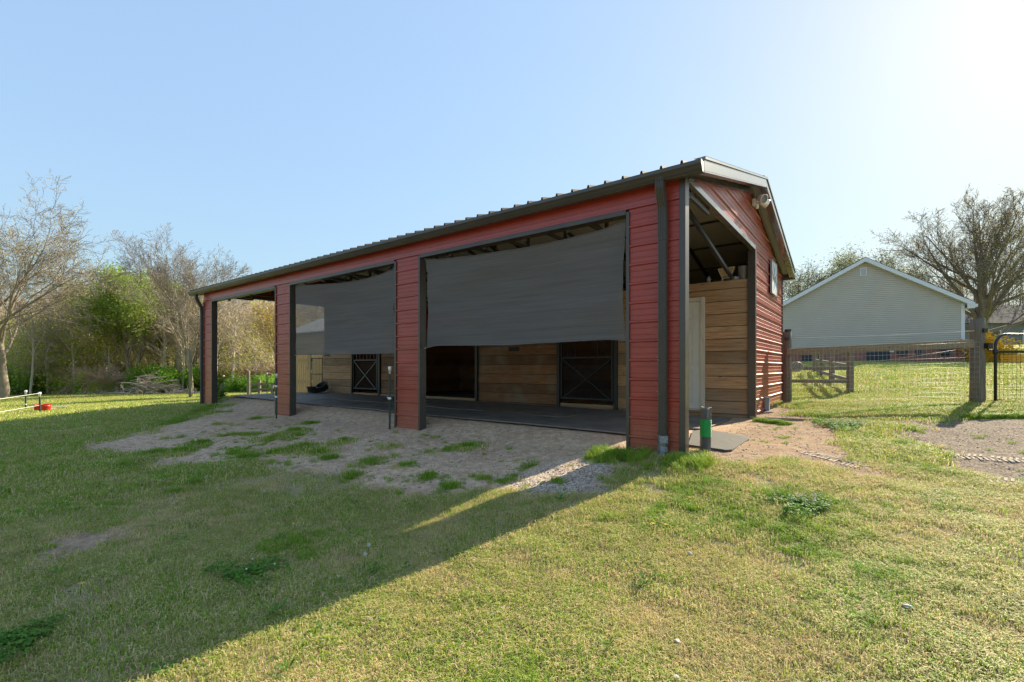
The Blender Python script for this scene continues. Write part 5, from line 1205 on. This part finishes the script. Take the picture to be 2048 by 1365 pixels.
e = mk_tree('thin_leafed_tree', 27, topx(508, 1635, 34), .13, P_FAN, M['bark_dark'], M['bark_dark'], 4, M['leaf_dim'], 1, .075, .25); put(e, 1632, 34, 'thin leafed tree rising over the left slope of the house roof')
e = mk_tree('thin_leafed_tree', 29, topx(490, 1790, 38), .13, P_FAN, M['bark_dark'], M['bark_dark'], 4, M['leaf_dim'], 1, .075, .25); put(e, 1778, 38, 'sparse leafed tree between the house peak and the great oak')
# woods on the left
SL = [mk_tree('woodland_tree', 40+i, 9.0, .10+.02*(i % 3), dict(P_SLIM), M['bark_pale'] if i % 2 else M['bark'], M['twig'] if i != 2 else M['twig_pink'], 3) for i in range(5)]
SB = [mk_tree('budding_tree', 60+i, 6.0, .08, dict(P_SHRUB, n=(9,6,5,3)), M['bark_pale'], M['twig'] if i else M['twig_pink'], 3, M['leaf_olive'] if i < 2 else M['leaf_bud'], 6, .065, .28) for i in range(3)]
rr_ = random.Random(77); first = {}
def place(protos, px, Yd, hpx, label, group, cat='tree'):
    p = protos[rr_.randrange(len(protos))]
    if id(p) not in first: first[id(p)] = (p.name, max((c.dimensions.z for c in COL.objects if c.parent == p), default=1)); o = p
    else: o = copy_tree(p)
    base = BASEH[p.name]; sc = hpx/base
    return put(o, px, Yd, label, cat, group, rr_.uniform(0, 6.28), sc)
bpy.context.view_layer.update()
BASEH = {p.name: 9.0 for p in SL}; BASEH.update({p.name: 6.0 for p in SB})
def skyline(px): return float(np.interp(px, [-250, 60, 120, 170, 230, 300, 340, 400, 470, 560, 700], [560, 560, 548, 540, 552, 600, 560, 545, 560, 560, 560]))
for i in range(110):
    px = -160 + 780*((i*.618) % 1); Yd = 37+rr_.uniform(0, 16)
    if 300 < px < 430: Yd = 34+rr_.uniform(0, 8)
    H = topx(skyline(px)+rr_.uniform(-8, 60), px, Yd)
    place(SL, px, Yd, H, 'slim bare tree among many alike in the woods left of the barn', 'slim bare trees of the left woods')
for i in range(25):
    px = -90 + 680*((i*.618+.3) % 1); Yd = 33+rr_.uniform(0, 6)
    if 305 < px < 425: continue
    top = float(np.interp(px, [-90, 60, 200, 260, 330, 440, 600], [560, 590, 600, 640, 650, 620, 570]))+rr_.uniform(-15, 40)
    place(SB, px, Yd, topx(top, px, Yd), 'bushy budding tree with olive haze at the front of the left woods', 'budding trees along the wood edge')
for i, (px, Yd) in enumerate(((95,33),(118,34),(175,35),(150,32.5),(232,36),(255,33.5),(330,33),(352,34.5),(366,32.8),(402,34),(322,36),(430,31),(465,32),(515,33),(480,35),(60,31))):
    H = topx(skyline(px)+rr_.uniform(0, 40), px, Yd)
    o = copy_tree(SL[(1, 3)[i % 2]]); put(o, px, Yd, 'pale-barked slender tree standing out at the front of the left woods', 'tree', 'pale slender trees at the wood edge', i*1.7, H/9.0)
# far wood mass behind
def mass(name, boxes, n, label, mats, seed, leafm=None, hh=(6, 9), leafn=0):
    r_ = random.Random(seed); mb = MB('w')
    for i in range(n):
        px, Yd = boxes(r_); X = (px-1024)/F*Yd; z = gz1(X, Yd); H = r_.uniform(*hh); w = r_.uniform(.05, .12); tx = r_.uniform(-.6, .6)
        mb.tube([(X, Yd, z), (X+tx*.5, Yd, z+H*.5), (X+tx, Yd, z+H)], [w, w*.7, .012], 3, caps=False)
        for k in range(26):
            t = r_.uniform(.08, 1); b = Vector((X+tx*t, Yd, z+H*t)); a = r_.uniform(0, 6.28); L_ = r_.uniform(.5, 1.7)*(1.25-t*.7)
            e1 = b+Vector((math.cos(a)*L_, math.sin(a)*L_, r_.uniform(.1, .9)*L_)); mb.tube([b, b.lerp(e1, .5)+Vector((0, 0, -.1)), e1], [.022, .016, .008], 3, caps=False)
            for q in range(3):
                c = b.lerp(e1, r_.uniform(.3, 1)); e2 = c+Vector((r_.gauss(0, .35), r_.gauss(0, .35), r_.uniform(0, .6))); mb.tube([c, e2], [.011, .007], 3, caps=False)
    o = mb.build(name, mats, None); tag(o, label, 'woods', kind='stuff'); return o
M['far_twig'] = mat('far_twigs', (.52,.44,.39), 1, 0, (.42,.35,.31), .3)
mass('far_woods', lambda r_: (r_.uniform(-260, 760), r_.uniform(50, 70)), 620, 'grey-brown mass of bare trunks and twigs deep in the left woods', M['far_twig'], 4, hh=(9, 13))
mass('far_woods', lambda r_: (r_.uniform(1880, 2500), r_.uniform(44, 62)), 240, 'dim treeline far behind the fence at the right edge', M['bark_dark'], 6, hh=(6, 9))
# bushes and brambles
def bush(name, seed, rx, ry, rz_, n, leaf, size, stems, m_stem):
    r_ = random.Random(seed); V = []; Fc = []; rn = []; mb = MB('w')
    lobes = [(r_.uniform(-.6, .6)*rx, r_.uniform(-.6, .6)*ry, r_.uniform(.15, .75)*rz_, r_.uniform(.3, .55)) for _ in range(9)]
    for i in range(n):
        lx, ly, lz, lr = lobes[r_.randrange(9)]; d = Vector((r_.gauss(0, 1), r_.gauss(0, 1), r_.gauss(0, 1))).normalized()*r_.random()**.4
        c = Vector((lx+d.x*rx*lr, ly+d.y*ry*lr, max(.03, lz+d.z*rz_*lr))); a = Vector((r_.gauss(0, 1), r_.gauss(0, 1), r_.gauss(0, .7))).normalized(); b = a.orthogonal().normalized(); z = size*r_.uniform(.6, 1.4)
        k = len(V); V += [c-a*z, c+b*z*.5, c+a*z, c-b*z*.5]; Fc.append((k, k+1, k+2, k+3)); q = r_.random()*.5+.5*((lz/rz_)); rn += [min(1, q)]*4
    for i in range(stems):
        a = r_.uniform(0, 6.28); e1 = Vector((math.cos(a)*rx*r_.uniform(.3, 1), math.sin(a)*ry*r_.uniform(.3, 1), rz_*r_.uniform(.5, 1.15))); mid = e1*.5+Vector((0, 0, rz_*.25)); b0 = Vector((r_.gauss(0, rx*.25), r_.gauss(0, ry*.25), -.05))
        mb.tube([b0, mid, e1], [.018, .012, .006], 4, caps=False)
    e = bpy.data.objects.new(name, None); link(e); mb.build('stems', m_stem, e)
    me = bpy.data.meshes.new('leaves'); me.from_pydata([tuple(v) for v in V], [], Fc); at = me.attributes.new('rnd', 'FLOAT', 'POINT'); at.data.foreach_set('value', rn); me.materials.append(leaf); o = link(bpy.data.objects.new('leaves', me)); o.parent = e
    return e
GB = [bush('green_bush', 90+i, 1.6, 1.3, 1.5, 3800, M['leaf_bush'], .065, 30, M['twig']) for i in range(3)]
bushpos = [(15,33,1.5),(58,33,1.15),(-40,33,1.7),(85,33.5,.8),(35,32,.9),(160,32,.5),(215,31.5,.45),(130,33,.6),(300,33,1.25),(345,33,1.3),(385,34,1.1),(325,31.5,.8),(110,36,.7),(440,33,.7),(470,32,.75),(505,32,.8),(535,31,.75),(575,32,.8),(195,35,.7),(410,35,.9),(610,33,.9)]
for i, (px, Yd, s_) in enumerate(bushpos):
    o = GB[i % 3] if i < 3 else copy_tree(GB[i % 3]); put(o, px, Yd, 'green leafy bush among several at the foot of the left woods', 'bush', 'green bushes along the wood edge', i*1.3, s_)
BRm = [bush('bramble', 120+i, 1.5, 1.2, 1.35, 2400, M['leaf_olive'], .045, 260, M['twig_pink']) for i in range(2)]
for i, (px, Yd, s_) in enumerate(((150,33,1.2),(190,32,1.25),(215,31.5,1.0),(100,34,1.4),(245,33,1.0),(450,34,1.3),(490,34,1.4),(530,34,1.2),(570,34,1.5),(420,36,1.3),(35,37,1.5),(-30,36,1.5),(130,36,1.7),(270,36,1.6))):
    o = BRm[i] if i < 2 else copy_tree(BRm[i % 2]); put(o, px, Yd, 'tangled brownish bramble thicket along the foot of the left woods', 'bramble', 'brambles along the wood edge', i*2.1, s_)
# brush pile
r_ = random.Random(8); mb = MB('w')
for i in range(170):
    x_ = r_.gauss(0, 1.5); h = max(0, 1.15*math.exp(-(x_+.4)**2/1.6))*r_.random(); a = r_.gauss(0, .5); L_ = r_.uniform(.4, 1.3); p = Vector((x_, r_.gauss(0, .5), h+.03)); d = Vector((math.cos(a), r_.gauss(0, .5), math.sin(a)*.6-.1)); q = p+d*L_
    q.z = max(q.z, .02); m_ = p.lerp(q, .5)+Vector((0, 0, r_.uniform(-.1, .12))); w = r_.uniform(.012, .035); mb.tube([p, m_, q], [w, w*.8, w*.4], 5, caps=False)
    if r_.random() < .6: mb.tube([m_, m_+Vector((r_.gauss(0, .25), r_.gauss(0, .2), r_.uniform(.05, .4)))], [w*.6, w*.2], 4, caps=False)
o = mb.build('brush_pile', mat('dry_branches', (.55,.46,.38), .9, 0, (.35,.28,.22), 6), None); X = (302-1024)/F*30.5; o.location = (X, 30.5, gz1(X, 30.5)); o.scale = (1.1,1.1,1.1); tag(o, 'heap of pale cut branches piled at the edge of the woods', 'brush pile')
# yellow shrub behind the gate, and one behind the post
yb = bush('golden_shrub', 200, 1.25, 1.0, 1.7, 5200, M['leaf_yellow'], .055, 20, M['twig']); put(yb, 1985, 21, 'golden yellow rounded shrub behind the gate post', 'bush', None, 0, .9)
yb2 = bush('red_tipped_shrub', 203, .6, .5, 1.2, 1200, leafmat('leaf_red_tip', (.35,.08,.03), (.55,.20,.04), (.45,.30,.04)), .05, 10, M['twig']); put(yb2, 1938, 22.3, 'small orange-tipped shrub at the right corner of the grey house', 'bush', None, 0, 1.0)
# weeds and flowers in the near lawn
def rosette(seed, n, L_, wd, up):
    r_ = random.Random(seed); V = []; Fc = []; rn = []
    for i in range(n):
        a = 6.283*i/n+r_.uniform(-.4, .4); l = L_*r_.uniform(.6, 1.15); e_ = up*r_.uniform(.5, 1.3); c, s_ = math.cos(a), math.sin(a); k = len(V); q = r_.random()
        for t, w in ((0, .15), (.35, .7), (.7, 1), (.9, .6), (1, .05)):
            z = math.sin(t*2.1)*e_*l; V += [(c*l*t - s_*wd*w, s_*l*t + c*wd*w, z), (c*l*t + s_*wd*w, s_*l*t - c*wd*w, z)]; rn += [q, q]
        for j in range(4): Fc.append((k+2*j, k+2*j+1, k+2*j+3, k+2*j+2))
    me = bpy.data.meshes.new('weed_plant'); me.from_pydata(V, [], Fc); at = me.attributes.new('rnd', 'FLOAT', 'POINT'); at.data.foreach_set('value', rn); me.materials.append(M['weed']); return me
RO = [rosette(1, 13, .085, .011, .5), rosette(2, 18, .07, .014, .35), rosette(3, 11, .12, .009, .7)]
wp = [(1273,1178),(1322,1082),(1290,1170),(640,1258),(668,1250),(550,1232),(810,1138),(770,1140),(745,1150),(160,1022),(900,1125),(1215,1300),(60,1290),(330,1340),(575,1345),(560,1080),(360,1080),(710,1010),(1120,1000),(980,1060),(1470,1010),(1640,1000),(1235,905),(1215,915),(1245,925),(830,1190),(120,1150),(470,1160)]
for i, (a, b) in enumerate(wp):
    x_, y2 = proj(a, b); o = link(bpy.data.objects.new('broadleaf_weed', RO[i % 3])); o.location = (x_, y2, gz1(x_, y2)+.002); s_ = .5+.35*((i*.37) % 1); o.scale = (s_,)*3; o.rotation_euler.z = i; tag(o, 'low broad-leaved weed, one of many dotted over the lawn', 'weed', 'broad-leaved weeds in the lawn')
def clover(seed, n, r0, nm, label, px, py, flowers):
    r_ = random.Random(seed); V = []; Fc = []; rn = []; mb = MB('w')
    for i in range(n):
        a = r_.uniform(0, 6.28); q = r0*1.35*r_.random()**.75*(1+.45*math.sin(3*a+seed)+.25*math.sin(5*a)); x_, y2, z = q*math.cos(a), q*math.sin(a)*.8, r_.uniform(.01, .055)
        for k in range(3):
            t = a+k*2.1; c = Vector((x_+math.cos(t)*.009, y2+math.sin(t)*.009, z)); j = len(V); V += [c+Vector((-.009, 0, r_.gauss(0, .005))), c+Vector((0, .009, r_.gauss(0, .005))), c+Vector((.009, 0, r_.gauss(0, .005))), c+Vector((0, -.009, 0))]; Fc.append((j, j+1, j+2, j+3)); rn += [r_.random()]*4
    for i in range(flowers):
        a = r_.uniform(0, 6.28); q = r0*1.05*math.sqrt(r_.random()); mb.lathe((q*math.cos(a), q*math.sin(a)*.8, r_.uniform(.06, .085)), [(0, 0), (.006, .002), (.007, .007), (0, .011)], 6)
    x_, y2 = proj(px, py); e = empty(nm, (x_, y2, gz1(x_, y2))); tag(e, label, 'clover')
    me = bpy.data.meshes.new('leaves'); me.from_pydata([tuple(v) for v in V], [], Fc); at = me.attributes.new('rnd', 'FLOAT', 'POINT'); at.data.foreach_set('value', rn); me.materials.append(M['weed']); o = link(bpy.data.objects.new('leaves', me)); o.parent = e
    if flowers: mb.build('flowers', M['fluff'], e)
clover(1, 900, .22, 'clover_patch', 'round clover patch with white flowers in the sunlit lawn', 1603, 1012, 22)
clover(2, 1600, .34, 'clover_patch', 'long clover patch with many white flowers beside the dirt track', 1698, 853, 90)
clover(3, 900, .2, 'clover_patch', 'dark clover patch in the barn shadow without flowers', 1085-25, 1140-5, 2) if False else None
clover(4, 420, .15, 'clover_patch', 'clover patch at the bottom left corner of the lawn', 20, 1290, 0)
clover(5, 460, .17, 'clover_patch', 'shaded clover patch in the middle of the barn shadow', 500, 1150, 3)
def dandelion(px, py, yellow, lb):
    x_, y2 = proj(px, py); e = empty('dandelion', (x_, y2, gz1(x_, y2))); tag(e, lb, 'flower'); h = .09
    mb = MB('w'); mb.tube([(0, 0, 0), (.004, 0, h*.5), (.008, .003, h)], .0018, 5); mb.build('stem', M['weed'], e)
    mb = MB('w')
    if yellow:
        for k in range(22):
            a = k*2.4; l = .010+.008*(k % 3)/2; mb.add([(.008, .003, h), (.008+l*math.cos(a-.12), .003+l*math.sin(a-.12), h+.004), (.008+l*math.cos(a+.12), .003+l*math.sin(a+.12), h+.004)], [(0, 1, 2)])
    else:
        r_ = random.Random(px)
        for k in range(60):
            d = Vector((r_.gauss(0, 1), r_.gauss(0, 1), r_.gauss(0, 1))).normalized()*.016; c = Vector((.008, .003, h+.012)); mb.tube([c, c+d], [.0006, .0012], 3, caps=False)
    mb.build('flower_head', M['petal'] if yellow else M['fluff'], e)
for (a, b, c, lb) in ((556,1016,True,'yellow dandelion in the shaded lawn next to a seed head'),(526,1002,False,'white dandelion seed head in the shaded lawn'),(160,1196,True,'yellow dandelion low in the shaded lawn at the left'),(728,1138,False,'white dandelion seed head near the shadow edge'),(1305,1072,True,'yellow dandelion in the sunlit lawn, the left of two'),(1330,1074,True,'yellow dandelion in the sunlit lawn, the right of two'),(735,1118,False,'small seed head above the other one near the shadow edge')): dandelion(a, b, c, lb)
# a leafy seedling by the left post
sd_ = bush('leafy_seedling', 300, .28, .2, .45, 160, M['weed'], .06, 8, M['twig']); X, Y2 = (438-1024)/F*14.2, 14.2; sd_.location = (X, Y2, gz1(X, Y2)); tag(sd_, 'leafy green seedling just right of the left end post', 'plant')
# pale flat stones in the lawn
for i, (a, b, lb) in enumerate(((743,1245,'pale flat stone lying in the sunlit lawn left of centre'),(986,1235,'pale upright stone chip in the sunlit lawn at the centre'),(1813,1222,'largest pale stone in the lawn at the lower right'),(1118,1095,'small white stone nearest the shadow edge'),(930,1282,'dark stone low in the sunlit lawn'),(1380,1112,'pale stone chip of the stony patch'),(1352,1362,'tan stone at the bottom edge of the lawn'),(1355,1290,'round pinkish stone near the bottom of the lawn'))):
    x_, y2 = proj(a, b); o = link(bpy.data.objects.new('lawn_stone', pebble(50+i))); o.data.materials.append(M['dstone'] if 'dark' in lb else M['lstone']) if 'lstone' in M else None
    if not o.data.materials: M.setdefault('lstone', mat('pale_stone', (.50,.48,.46), .8, 0, (.38,.36,.34), 40)); M.setdefault('dstone', mat('dark_stone', (.15,.14,.14), .8, 0, (.10,.09,.09), 40)); o.data.materials.append(M['lstone'])
    s_ = .018 if i != 2 else .032; o.scale = (s_, s_, s_); o.location = (x_, y2, gz1(x_, y2)+s_*.4+.012); o.rotation_euler = (.3, .2, i); tag(o, lb, 'stone')
